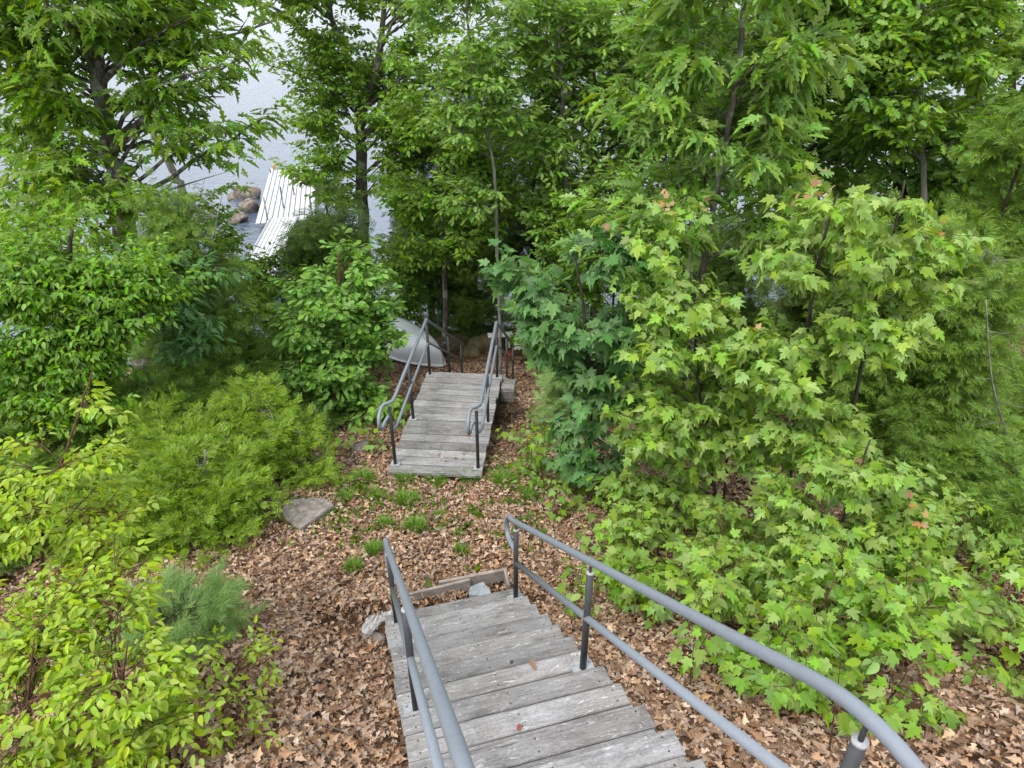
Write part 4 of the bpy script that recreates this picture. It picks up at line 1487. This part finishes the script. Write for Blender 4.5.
for i, (u, Y, h, r, mt, lab) in enumerate(((10, 6.6, 1.0, .8, 'cedar', 'shaded cedar shrub at the left edge under the hornbeam'), (-30, 5.4, 1.0, .7, 'cedar', 'cedar shrub cut by the left edge behind the lime sapling'), (120, 5.9, .7, .6, 'cedar_lime', 'yellow-green cedar shrub directly behind the lime sapling top'),
                                           (985, 6.2, .75, .5, 'cedar', 'feathery green cedar seedling on the right edge slope'), (925, 6.9, .8, .55, 'cedar', 'feathery cedar seedling under the right-hand cedars'), (1020, 8.2, 1.3, .8, 'cedar', 'bushy cedar seedling in the shade at the right edge'), (1035, 5.3, .6, .5, 'cedar', 'small cedar seedling cut by the right edge above the fern'),
                                           (255, 8.9, .9, .6, 'cedar', 'olive cedar shrub between the cedar tree and the bright bush'), (256, 11.5, 1.2, .6, 'cedar', 'olive cedar shrub on the bank below the gangway'), (478, 17.2, 1.3, .9, 'cedar_dark', 'dark low cedar shrub on the bank behind the mossy boulder'), (545, 16.5, 1.6, .9, 'cedar_dark', 'dark low cedar shrub on the bank behind the white dock panel'), (300, 9.0, .5, .5, 'cedar_dark', 'dark low cedar shrub under the bright bush'), (-10, 9.0, 1.3, 1.0, 'cedar', 'shaded cedar shrub at the left edge in front of the lake'), (70, 9.3, 1.3, .9, 'cedar_dark', 'dark cedar shrub between the hornbeam stems and the lake'))):
    g = on_ground(u, Y)
    tree('cedar_shrub', lab, 'shrub', [g, (g[0] + .03, g[1], g[2] + h * .5), (g[0], g[1] + .03, g[2] + h)], .02, .006,
         [((g[0] + r * .3 * math.sin(3 * i + 5 * f), g[1] + r * .3 * math.cos(i + 7 * f), g[2] + h * f), (r * (1.1 - .6 * f), r * (1.1 - .6 * f), h * .16)) for f in (.25, .55, .85)],
         CEDAR, mt, (.12, .19), 210 + i, 'bark_dark', 40, 6, 4, 5, .24, .13, .4, .3, .1, .7, dead=5)
for i, (x, y, h, lab) in enumerate(((1.12, 4.40, .55, 'knee-high maple seedling at the foot of the right middle post'), (1.62, 3.95, .8, 'maple seedling pressed against the right handrail below its middle post'), (1.30, 5.35, .7, 'maple seedling just right of the lower end of the right handrail'),
                                (2.25, 3.45, .85, 'maple seedling under the upper stretch of the right handrail'), (2.65, 4.2, .9, 'maple seedling below the drooping lime maple branches'), (1.95, 5.0, .9, 'maple seedling at the foot of the left light maple sapling'),
                                (1.75, 2.95, .5, 'small maple seedling nearest the bend of the right handrail'), (3.35, 3.95, .6, 'maple seedling on bare litter right of the drooping maple'), (1.25, 6.15, .7, 'maple seedling in front of the bluish maple sapling'),
                                (3.9, 5.1, .8, 'maple seedling in the shade right of the tallest maple sapling'), (4.6, 5.3, .6, 'maple seedling beside the feathery cedar seedling on the right'), (1.75, 4.5, .8, 'maple seedling between handrail and left light maple stem'), (2.85, 3.55, .85, 'leafy maple seedling on the litter directly above the handrail bend'), (3.5, 3.25, .55, 'low maple seedling on open litter at lower right'),
                                (4.2, 3.9, .6, 'maple seedling beside the green fern'), (2.35, 2.75, .5, 'low maple seedling below the handrail bend, at its right'))):
    g = G(x, y, -.03)
    rq = random.Random(700 + i)
    tree('maple_seedling', lab, 'seedling', [g, (x + .03, y - .02, g[2] + h * .5), (x + rq.uniform(-.1, .1), y + rq.uniform(-.1, .1), g[2] + h)], .008, .003,
         [((x + rq.uniform(-.12, .12), y + rq.uniform(-.12, .12), g[2] + h * f), (.22 + .2 * rq.random(), .22 + .2 * rq.random(), .07)) for f in (.45, .7, .95)],
         MAPLE, 'maple' if i % 3 else 'seedling', (.055, .125), 720 + i, 'bark_red', 7, 3, 3, 4, .16, .10, .5, .25, .4, .5, group='maple seedlings right of the stairs')
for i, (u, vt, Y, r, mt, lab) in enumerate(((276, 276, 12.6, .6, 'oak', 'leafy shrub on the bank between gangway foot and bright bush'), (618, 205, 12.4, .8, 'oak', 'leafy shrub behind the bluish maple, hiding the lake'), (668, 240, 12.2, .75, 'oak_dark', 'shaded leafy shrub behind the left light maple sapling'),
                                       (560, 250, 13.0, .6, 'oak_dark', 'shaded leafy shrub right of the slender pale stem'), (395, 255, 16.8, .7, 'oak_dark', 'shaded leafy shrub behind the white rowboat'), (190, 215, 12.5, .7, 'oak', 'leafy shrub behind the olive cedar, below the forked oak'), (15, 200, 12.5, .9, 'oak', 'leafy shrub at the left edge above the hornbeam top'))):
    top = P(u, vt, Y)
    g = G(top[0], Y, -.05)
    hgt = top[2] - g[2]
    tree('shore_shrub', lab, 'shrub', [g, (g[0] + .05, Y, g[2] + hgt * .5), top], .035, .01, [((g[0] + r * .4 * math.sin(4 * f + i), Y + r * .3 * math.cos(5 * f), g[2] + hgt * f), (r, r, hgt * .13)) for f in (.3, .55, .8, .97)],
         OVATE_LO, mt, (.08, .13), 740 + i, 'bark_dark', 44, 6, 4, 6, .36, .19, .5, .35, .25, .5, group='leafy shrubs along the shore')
tree('airy_tree', 'tall airy tree behind the slender young oak, yellow-green against the lake', 'tree', [on_ground(668, 15)] + T3((668, 250), (664, 120), (660, 0), Y=15), .08, .03,
     [blob(640, 40, 15, .8, .5), blob(690, 80, 15, .8, .45), blob(650, 130, 14.8, .8, .4), blob(700, 180, 14.6, .7, .4), blob(700, 10, 15, .9, .5), blob(650, 220, 14.4, .7, .3)],
     OAK_LO, 'oak_light', (.11, .17), 760, 'bark', 60, 6, 4, 5, .5, .24, .5, .35, .2, .55)
tree('airy_tree', 'tall airy tree at upper right between the two dark oaks, pale leaves', 'tree', [on_ground(925, 11.2)] + T3((925, 250), (922, 120), (918, 0), Y=11.2), .06, .025,
     [blob(930, 60, 11.2, .7, .4), blob(890, 110, 11.1, .6, .35), blob(950, 130, 11, .6, .35), blob(900, 10, 11.2, .8, .4), blob(850, 60, 11.3, .6, .35), blob(960, 0, 11.2, .8, .4)],
     OAK_LO, 'oak', (.12, .18), 761, 'bark_pale', 50, 6, 4, 5, .46, .22, .5, .35, .2, .55)
tree('airy_tree', 'airy light green tree behind the right end post, showing lake through its leaves', 'tree', [on_ground(572, 14.2)] + T3((572, 300), (568, 200), (562, 100), (556, 0), Y=14.2), .08, .03,
     [blob(545, 60, 14.2, .8, .5), blob(600, 90, 14.2, .8, .45), blob(560, 140, 14.0, .8, .4), blob(610, 170, 13.8, .7, .4), blob(530, 10, 14.2, .9, .5), blob(600, 20, 14.2, .9, .5), blob(545, 210, 13.7, .7, .35), blob(600, 235, 13.5, .5, .3), blob(640, 60, 14.2, .6, .5)],
     OAK_LO, 'oak_light', (.11, .17), 199, 'bark', 74, 6, 4, 5, .5, .24, .5, .35, .2, .55)
tree('lime_sapling', 'yellow-green sapling with oval leaves in the bottom left foreground', 'sapling', [on_ground(50, 3.5)] + T3((45, 660), (42, 590), (45, 510), (70, 440), (92, 372), Y=3.5), .02, .005,
     [blob(88, 395, 3.5, .07, .12), blob(60, 470, 3.4, .22, .12), blob(20, 530, 3.3, .26, .16), blob(110, 530, 3.3, .30, .12), blob(30, 610, 2.8, .28, .14), blob(95, 600, 2.8, .24, .11), blob(40, 690, 2.35, .26, .13), blob(130, 680, 2.35, .24, .12),
      blob(185, 735, 2.2, .15, .07), blob(20, 760, 2.1, .22, .12), blob(110, 765, 2.1, .22, .10), blob(10, 450, 3.5, .1, .06), blob(170, 690, 2.5, .1, .05)],
     OVATE, 'lime', (.04, .068), 196, 'bark_red', 84, 5, 3, 6, .19, .11, .5, .16, .25, .4,
     stems=[([on_ground(105, 2.4)] + T3((112, 760), (120, 700), (128, 640), Y=2.4), .010, .004), ([on_ground(20, 2.3)] + T3((25, 760), (28, 700), (34, 640), Y=2.3), .010, .004)])
tree('lime_sapling', 'thin trailing sapling with a few lime leaves over the leaf litter, bottom left', 'sapling', [on_ground(205, 3.0)] + T3((222, 690), (240, 660), Y=3.0), .009, .004,
     [blob(240, 660, 3.0, .16, .05), blob(255, 715, 2.45, .10, .05), blob(235, 745, 2.3, .12, .05), blob(275, 655, 3.1, .08, .04)], OVATE, 'lime', (.04, .062), 197, 'bark_red', 12, 3, 2, 4, .14, .09, .5)

# ------------------------------------------------------------------ forest floor cover
def litter():
    rng = np.random.default_rng(77)
    n = 130000
    x = rng.uniform(-5.5, 7, n * 2)
    y = 1.2 + rng.uniform(0, 1, n * 2) ** 1.15 * 13.5
    # keep it dense in the open clearing and thinner in the thickets
    dens = np.clip(1.15 - np.abs(x + .6) / 5.0, .12, 1) * np.where(y > 9, .5, 1)
    keep = rng.uniform(0, 1, n * 2) < dens
    # not on the stairs or the boardwalk
    s1 = (x - O1.x) * H1.x + (y - O1.y) * H1.y
    t1 = (x - O1.x) * R1.x + (y - O1.y) * R1.y
    keep &= ~((np.abs(t1) < .68) & (s1 < 1.74))
    s2 = (x - O2.x) * H2.x + (y - O2.y) * H2.y
    t2 = (x - O2.x) * R2.x + (y - O2.y) * R2.y
    keep &= ~((np.abs(t2) < .66) & (s2 > -.02) & (s2 < LEN2 + 3.4))
    x, y = x[keep][:n], y[keep][:n]
    n = len(x)
    pos = np.stack([x, y, ground(x, y) + rng.uniform(.0, .045, n)], -1)
    az = rng.uniform(0, 6.283, n)
    ax = np.stack([np.cos(az), np.sin(az), rng.normal(0, .35, n)], -1)
    nr = np.array([0, 0, 1.0]) + rng.normal(0, .38, (n, 3))
    sz = .028 + .062 * rng.uniform(0, 1, n) ** 1.7
    cur = half_poly([(0, 0), (.26, .22), (.14, .36), (.36, .56), (.12, .72), (0, 1.0)], 0.55, 0.5, -.5)
    V, T = place_leaves(cur, pos, ax, nr, sz)
    o = link(bpy.data.objects.new('leaf_litter', mesh_np('leaf_litter', V, T, M['litter'])))
    tag(o, 'layer of brown dead leaves covering the slope and clearing', 'leaf litter', kind='stuff')


litter()


def seedlings():
    """low maple seedlings and forest herbs on the right-hand slope"""
    rng = np.random.default_rng(88)
    S = MB()
    P0, A_, N_, S_ = [], [], [], []
    P1, A1, N1, S1 = [], [], [], []
    cl = [(1.05, 4.3, .55, 26), (1.6, 3.9, .5, 32), (1.55, 5.2, .5, 40), (2.0, 3.3, .4, 20), (2.5, 4.2, .6, 28), (2.1, 5.0, .7, 34), (3.2, 3.5, .4, 12), (1.7, 2.75, .35, 16), (1.3, 6.2, .4, 30), (3.6, 4.9, .6, 20), (4.6, 5.2, .8, 18), (2.4, 3.0, .3, 8),
          (.45, 7.6, .35, 16), (.6, 8.4, .4, 24), (.30, 7.3, .25, 18), (.55, 6.6, .25, 12), (.4, 7.0, .2, 8), (4.4, 6.5, 1.2, 40), (5.6, 5.0, .9, 24), (-2.3, 9.3, .5, 24), (-2.2, 8.6, .3, 8), (1.2, 5.6, .3, 10), (4.0, 4.2, .4, 10), (-4.5, 8.0, 1.0, 40), (-5.5, 7, 1.0, 40)]
    for cx_, cy_, sd_, k in cl:
        for _ in range(int(k * .5)):
            x, y = cx_ + rng.normal(0, sd_), cy_ + rng.normal(0, sd_)
            s1 = (x - O1.x) * H1.x + (y - O1.y) * H1.y
            t1 = (x - O1.x) * R1.x + (y - O1.y) * R1.y
            if abs(t1) < .80 and s1 < 2.1:
                continue
            s2 = (x - O2.x) * H2.x + (y - O2.y) * H2.y
            t2 = (x - O2.x) * R2.x + (y - O2.y) * R2.y
            if abs(t2) < .75 and s2 > -.2:
                continue
            z = float(ground(x, y))
            h = rng.uniform(.10, .62)
            lean = rng.normal(0, .15, 2) * h
            b0 = np.array([x, y, z - .01])
            tp = np.array([x + lean[0], y + lean[1], z + h])
            S.tube([b0, (b0 + tp) / 2 + rng.normal(0, .012, 3), tp], [.004, .003, .002], 4, False)
            broad = rng.random() < .22
            m_ = rng.integers(5, 14)
            for q in range(m_):
                f = rng.uniform(.45, 1) if q > 2 else 1.0
                az = rng.uniform(0, 6.28)
                l = rng.uniform(.03, .13)
                p = b0 + (tp - b0) * f + np.array([math.cos(az), math.sin(az), .15]) * l
                S.tube([b0 + (tp - b0) * f, p], [.0018, .0014], 3, False)
                a = np.array([math.cos(az), math.sin(az), -rng.uniform(.05, .55)])
                nn = np.array([0, 0, 1.0]) + rng.normal(0, .35, 3)
                if broad:
                    P1.append(p), A1.append(a), N1.append(nn), S1.append(rng.uniform(.06, .11))
                else:
                    P0.append(p), A_.append(a), N_.append(nn), S_.append(rng.uniform(.06, .125))
    V, T = place_mixed(rng, MAPLE, np.array(P0), np.array(A_), np.array(N_), np.array(S_))
    V1, T1 = place_leaves(OVATE, np.array(P1), np.array(A1), np.array(N1), np.array(S1))
    o = link(bpy.data.objects.new('seedling_cover', mesh_np('seedling_cover', np.vstack([V, V1]), np.vstack([T, T1 + len(V)]), M['seedling'])))
    tag(o, 'low green maple seedlings and herbs covering the slope right of the stairs', 'ground cover', kind='stuff')
    st_ = S.build('stems', M['bark_red'], o)


seedlings()


def grass_tuft(label, x, y, r, h, nbl, seed, mat='grass', flop=.5):
    rng = np.random.default_rng(seed)
    V, T = [], []
    base = G(x, y)
    for i in range(nbl):
        a = rng.uniform(0, 6.283)
        rr = r * math.sqrt(rng.random()) * .55
        p = np.array([math.cos(a) * rr, math.sin(a) * rr, 0])
        az = a + rng.normal(0, .7)
        d = np.array([math.cos(az), math.sin(az), 0])
        l = h * rng.uniform(.5, 1.15)
        out = r * rng.uniform(.2, 1.0) * flop * 1.6
        w_ = np.array([-d[1], d[0], 0]) * rng.uniform(.003, .005)
        o = len(V)
        for t, ww in ((0, 1), (.4, .9), (.75, .6)):
            c = p + d * out * t * t + np.array([0, 0, l * (t - .28 * t * t * flop)])
            V += [c + w_ * ww, c - w_ * ww]
        V.append(p + d * out + np.array([0, 0, l * (1 - .45 * flop)]))
        T += [(o, o + 1, o + 3), (o, o + 3, o + 2), (o + 2, o + 3, o + 5), (o + 2, o + 5, o + 4), (o + 4, o + 5, o + 6)]
    o = link(bpy.data.objects.new('grass_tuft', mesh_np('grass_tuft', V, T, M[mat])))
    o.location = base
    tag(o, label, 'grass tuft', 'grass tufts in the clearing')


tufts = [(415, 531, .13, .13, 170, 'dark green grass tuft, the largest in the middle of the clearing'), (385, 528, .10, .10, 110, 'grass tuft left of the largest dark one'), (408, 503, .15, .13, 150, 'grass tuft in the upper middle of the clearing, above the dark one'),
         (374, 553, .10, .10, 110, 'grass tuft next to the left handrail end'), (354, 570, .10, .10, 110, 'bright low grass tuft left of the left handrail end'), (377, 497, .12, .12, 90, 'grass tuft left of the boardwalk front corner'),
         (346, 500, .12, .11, 80, 'pale grass tuft near the stone slab'), (362, 480, .18, .12, 130, 'wide straw-green grass tuft left of the boardwalk front'), (405, 480, .14, .10, 110, 'grass tuft under the left front edge of the boardwalk'),
         (436, 481, .14, .10, 110, 'grass tuft under the middle front edge of the boardwalk'), (470, 480, .14, .12, 100, 'grass tuft in front of the right front post'), (462, 556, .10, .12, 60, 'thin grass tuft right of centre in the dead leaves'),
         (459, 536, .07, .08, 40, 'tiny grass tuft right of centre in the clearing'), (505, 482, .18, .12, 120, 'grass tuft right of the boardwalk front corner'), (530, 498, .12, .10, 80, 'grass tuft at the right edge of the clearing'),
         (438, 517, .08, .07, 50, 'small grass tuft right of the largest dark one')]
for i, (u, v, r, h, n, lab) in enumerate(tufts):
    p = P(u, v, z=-5.4)
    p = P(u, v, z=float(ground(p[0], p[1])))
    grass_tuft(lab, p[0], p[1], r * 1.15, h * 1.35, int(n * 1.7), 300 + i, 'grass', .65)

# thin sedge scattered through the clearing
def sedge():
    rng = np.random.default_rng(99)
    V, T = [], []
    for _ in range(330):
        c = [(-.6, 6.4, .9, .5), (.3, 6.6, .4, .5), (-1.9, 6.5, .4, .4), (.1, 7.4, .35, .4)][rng.integers(4)]
        x, y = c[0] + rng.normal(0, c[2]), c[1] + rng.normal(0, c[3])
        if y > 7.1 and -1.7 < x < -.35:
            continue
        z = float(ground(x, y))
        for q in range(4):
            az = rng.uniform(0, 6.28)
            d = np.array([math.cos(az), math.sin(az), 0])
            w_ = np.array([-d[1], d[0], 0]) * .0028
            p = np.array([x, y, z]) + d * .01
            l = rng.uniform(.05, .12)
            o = len(V)
            V += [p + w_, p - w_, p + d * l * .4 + np.array([0, 0, l * .8]), p + d * l * .9 + np.array([0, 0, l * .75])]
            T += [(o, o + 1, o + 2), (o + 1, o + 3, o + 2)]
    o = link(bpy.data.objects.new('sedge', mesh_np('sedge', V, T, M['grass'])))
    tag(o, 'thin sedge blades scattered through the dead leaves', 'grass', kind='stuff')


sedge()

def twigs():
    rng = np.random.default_rng(123)
    b_ = MB()
    for _ in range(170):
        x, y = rng.normal(-.6, 2.2), rng.uniform(2.2, 9)
        s1 = (x - O1.x) * H1.x + (y - O1.y) * H1.y
        t1 = (x - O1.x) * R1.x + (y - O1.y) * R1.y
        s2 = (x - O2.x) * H2.x + (y - O2.y) * H2.y
        t2 = (x - O2.x) * R2.x + (y - O2.y) * R2.y
        if (abs(t1) < .9 and s1 < 2) or (abs(t2) < .9 and s2 > -.2):
            continue
        az, l = rng.uniform(0, 6.28), rng.uniform(.08, .35)
        pts = []
        for t in (0, .5, 1):
            px, py = x + math.cos(az) * l * t + rng.normal(0, .012), y + math.sin(az) * l * t + rng.normal(0, .012)
            pts.append((px, py, float(ground(px, py)) + .05 + rng.uniform(0, .015)))
        b_.tube(pts, [.0045, .0035, .002], 4)
    tag(b_.build('twigs', M['bark']), 'small broken twigs scattered over the dead leaves', 'twigs', kind='stuff')


twigs()

# fern at the right
def fern(label, base, seed, n=7, l=.5):
    rng = np.random.default_rng(seed)
    pos, ax, nr, sz = [], [], [], []
    st_ = MB()
    for i in range(n):
        az = 2 * math.pi * i / n + rng.normal(0, .25)
        d = np.array([math.cos(az), math.sin(az), 0])
        pts = [d * l * t + np.array([0, 0, l * (1.0 * t - .85 * t * t)]) for t in np.linspace(0, 1, 14)]
        st_.tube(pts, list(np.linspace(.004, .0015, 14)), 4, False)
        s_ = np.array([-d[1], d[0], 0])
        for k in range(2, 14):
            for sg in (-1, 1):
                pos.append(pts[k]), ax.append(s_ * sg + d * .35 + np.array([0, 0, -.2])), nr.append(np.array([0, 0, 1.0]) + rng.normal(0, .15, 3)), sz.append(.14 * math.sin(math.pi * (k / 15)) + .02)
    root = tag(empty('fern', tuple(base)), label, 'fern')
    V, T = place_leaves(CEDAR, np.array(pos), np.array(ax), np.array(nr), np.array(sz))
    link(bpy.data.objects.new('fronds', mesh_np('fronds', V, T, M['seedling'])), root)
    st_.build('stalks', M['bark_red'], root, True)


p = P(1002, 634, z=-4.7)
fern('green fern on the leafy slope near the right edge', G(p[0], p[1]), 400)
p = P(8, 486, z=-5.6)
fern('bluish fern at the left edge behind the lime sapling', G(p[0], p[1]), 401, 7, .55)

# single dead leaves on the treads and boardwalk
rng = np.random.default_rng(55)
for u, v, zz, sz, lab, mt in ((530, 662, Z0 + .0, .075, 'curled brown leaf on the tread between the middle posts', 'litter'), (549, 703, Z0 + RISE * 1, .08, 'brown leaf lying on the tread below the right middle post', 'litter'), (518, 733, Z0 + RISE * 2, .05, 'small orange-brown leaf on a lower foreground tread', 'red_leaf'),
                              (584, 729, Z0 + RISE * 2, .05, 'small tan leaf on a lower foreground tread, right side', 'litter')):
    p = P(u, v, z=zz)
    az = rng.uniform(0, 6.28)
    V, T = place_leaves(half_poly([(0, 0), (.22, .22), (.09, .32), (.31, .52), (.11, .56), (.2, .78), (0, 1.0)], .5, .3, -.4), np.array([[0, 0, .012]]), np.array([[math.cos(az), math.sin(az), .1]]), np.array([[.1, .1, 1.0]]), np.array([sz]))
    o = link(bpy.data.objects.new('dead_leaf', mesh_np('dead_leaf', V, T, M[mt])))
    o.location = (p[0], p[1], zz + .004)
    tag(o, lab, 'leaf')
pos = []
for _ in range(40):
    s, t = rng.normal(.50, .10), rng.uniform(-.15, .50)
    if rng.random() < .25:
        s, t = rng.normal(.95, .12), rng.normal(.30, .08)
    q = O2 + H2 * s + R2 * t
    pos.append((q.x, q.y, ZD + .008))
pos = np.array(pos)
az = rng.uniform(0, 6.28, len(pos))
V, T = place_leaves(OAK_LO, pos, np.stack([np.cos(az), np.sin(az), rng.normal(0, .2, len(az))], -1), np.array([0, 0, 1.0]) + rng.normal(0, .3, (len(az), 3)), rng.uniform(.02, .055, len(az)))
tag(link(bpy.data.objects.new('fallen_leaves', mesh_np('fallen_leaves', V, T, M['red_leaf']))), 'small reddish leaf scraps strewn on the front of the boardwalk', 'leaves', kind='stuff')

# fallen branches
def fallen(label, a, b2, r, seed, mat='bark', twigs=5):
    rng = np.random.default_rng(seed)
    a, b2 = np.array(a, float), np.array(b2, float)
    b_ = MB()
    n = 9
    pts = []
    for t in np.linspace(0, 1, n):
        p = a + (b2 - a) * t
        p[:2] += rng.normal(0, .03, 2)
        p[2] = float(ground(p[0], p[1])) + r + .02 + .03 * rng.random()
        pts.append(p)
    b0 = pts[0].copy()
    b_.tube([p - b0 for p in pts], list(np.linspace(r, r * .35, n)), 6)
    for _ in range(twigs):
        q = polyline_at(np.array(pts), rng.uniform(.3, 1)) - b0
        d = rng.normal(0, .18, 3)
        d[2] = abs(d[2]) * .4
        b_.tube([q, q + d * .6 + rng.normal(0, .01, 3), q + d], [r * .4, r * .28, r * .15], 4)
    o = b_.build('fallen_branch', M[mat], None, True)
    o.location = b0
    tag(o, label, 'branch')


db_ = MB()
st0 = on_ground(1022, 7.0)
tp = P(986, 300, 7.0)
ds = resample([st0, P(1008, 440, 7.0), P(992, 380, 7.0), tp], 5)
db_.tube([p - st0 for p in ds], list(np.linspace(.017, .006, len(ds))), 7)
rg = np.random.default_rng(909)
for k in range(9):
    q0 = polyline_at(ds, rg.uniform(.35, .98)) - st0
    az, l = rg.uniform(0, 6.28), rg.uniform(.2, .55)
    e = q0 + np.array([math.cos(az), math.sin(az), rg.uniform(-.15, .3)]) * l
    db_.tube([q0, (q0 + e) / 2 + rg.normal(0, .03, 3), e], [.006, .004, .0018], 4)
o = db_.build('dead_sapling', M['bark_pale'], None, True)
o.location = st0
tag(o, 'thin bare grey dead sapling standing before the cedars at the right edge', 'sapling')
p, q = P(240, 690, z=-4.6), P(290, 655, z=-4.9)
fallen('thin bare twig on the dead leaves in the lower left', G(p[0], p[1]), G(q[0], q[1]), .007, 501)
p, q = P(675, 650, z=-4.6), P(745, 705, z=-4.3)
fallen('grey fallen branch among the seedlings right of the handrail', G(p[0], p[1]), G(q[0], q[1]), .011, 502)
p, q = P(430, 318, z=-7.5), P(482, 330, z=-7.5)
fallen('dark fallen log in front of the mossy boulder behind the boardwalk', G(p[0], p[1]), G(q[0], q[1]), .09, 503, 'bark_dark', 3)
p, q = P(415, 326, z=-7.6), P(470, 309, z=-7.8)
fallen('dark fallen branch behind the rowboat bow', G(p[0], p[1]), G(q[0], q[1]), .05, 504, 'bark_dark', 6)
p, q = P(600, 540, z=-5.0), P(650, 600, z=-4.7)
fallen('thin brown stick on the slope right of the upper handrail end', G(p[0], p[1]), G(q[0], q[1]), .008, 505, 'bark_red', 3)

print('LEAVES', LEAFCOUNT)
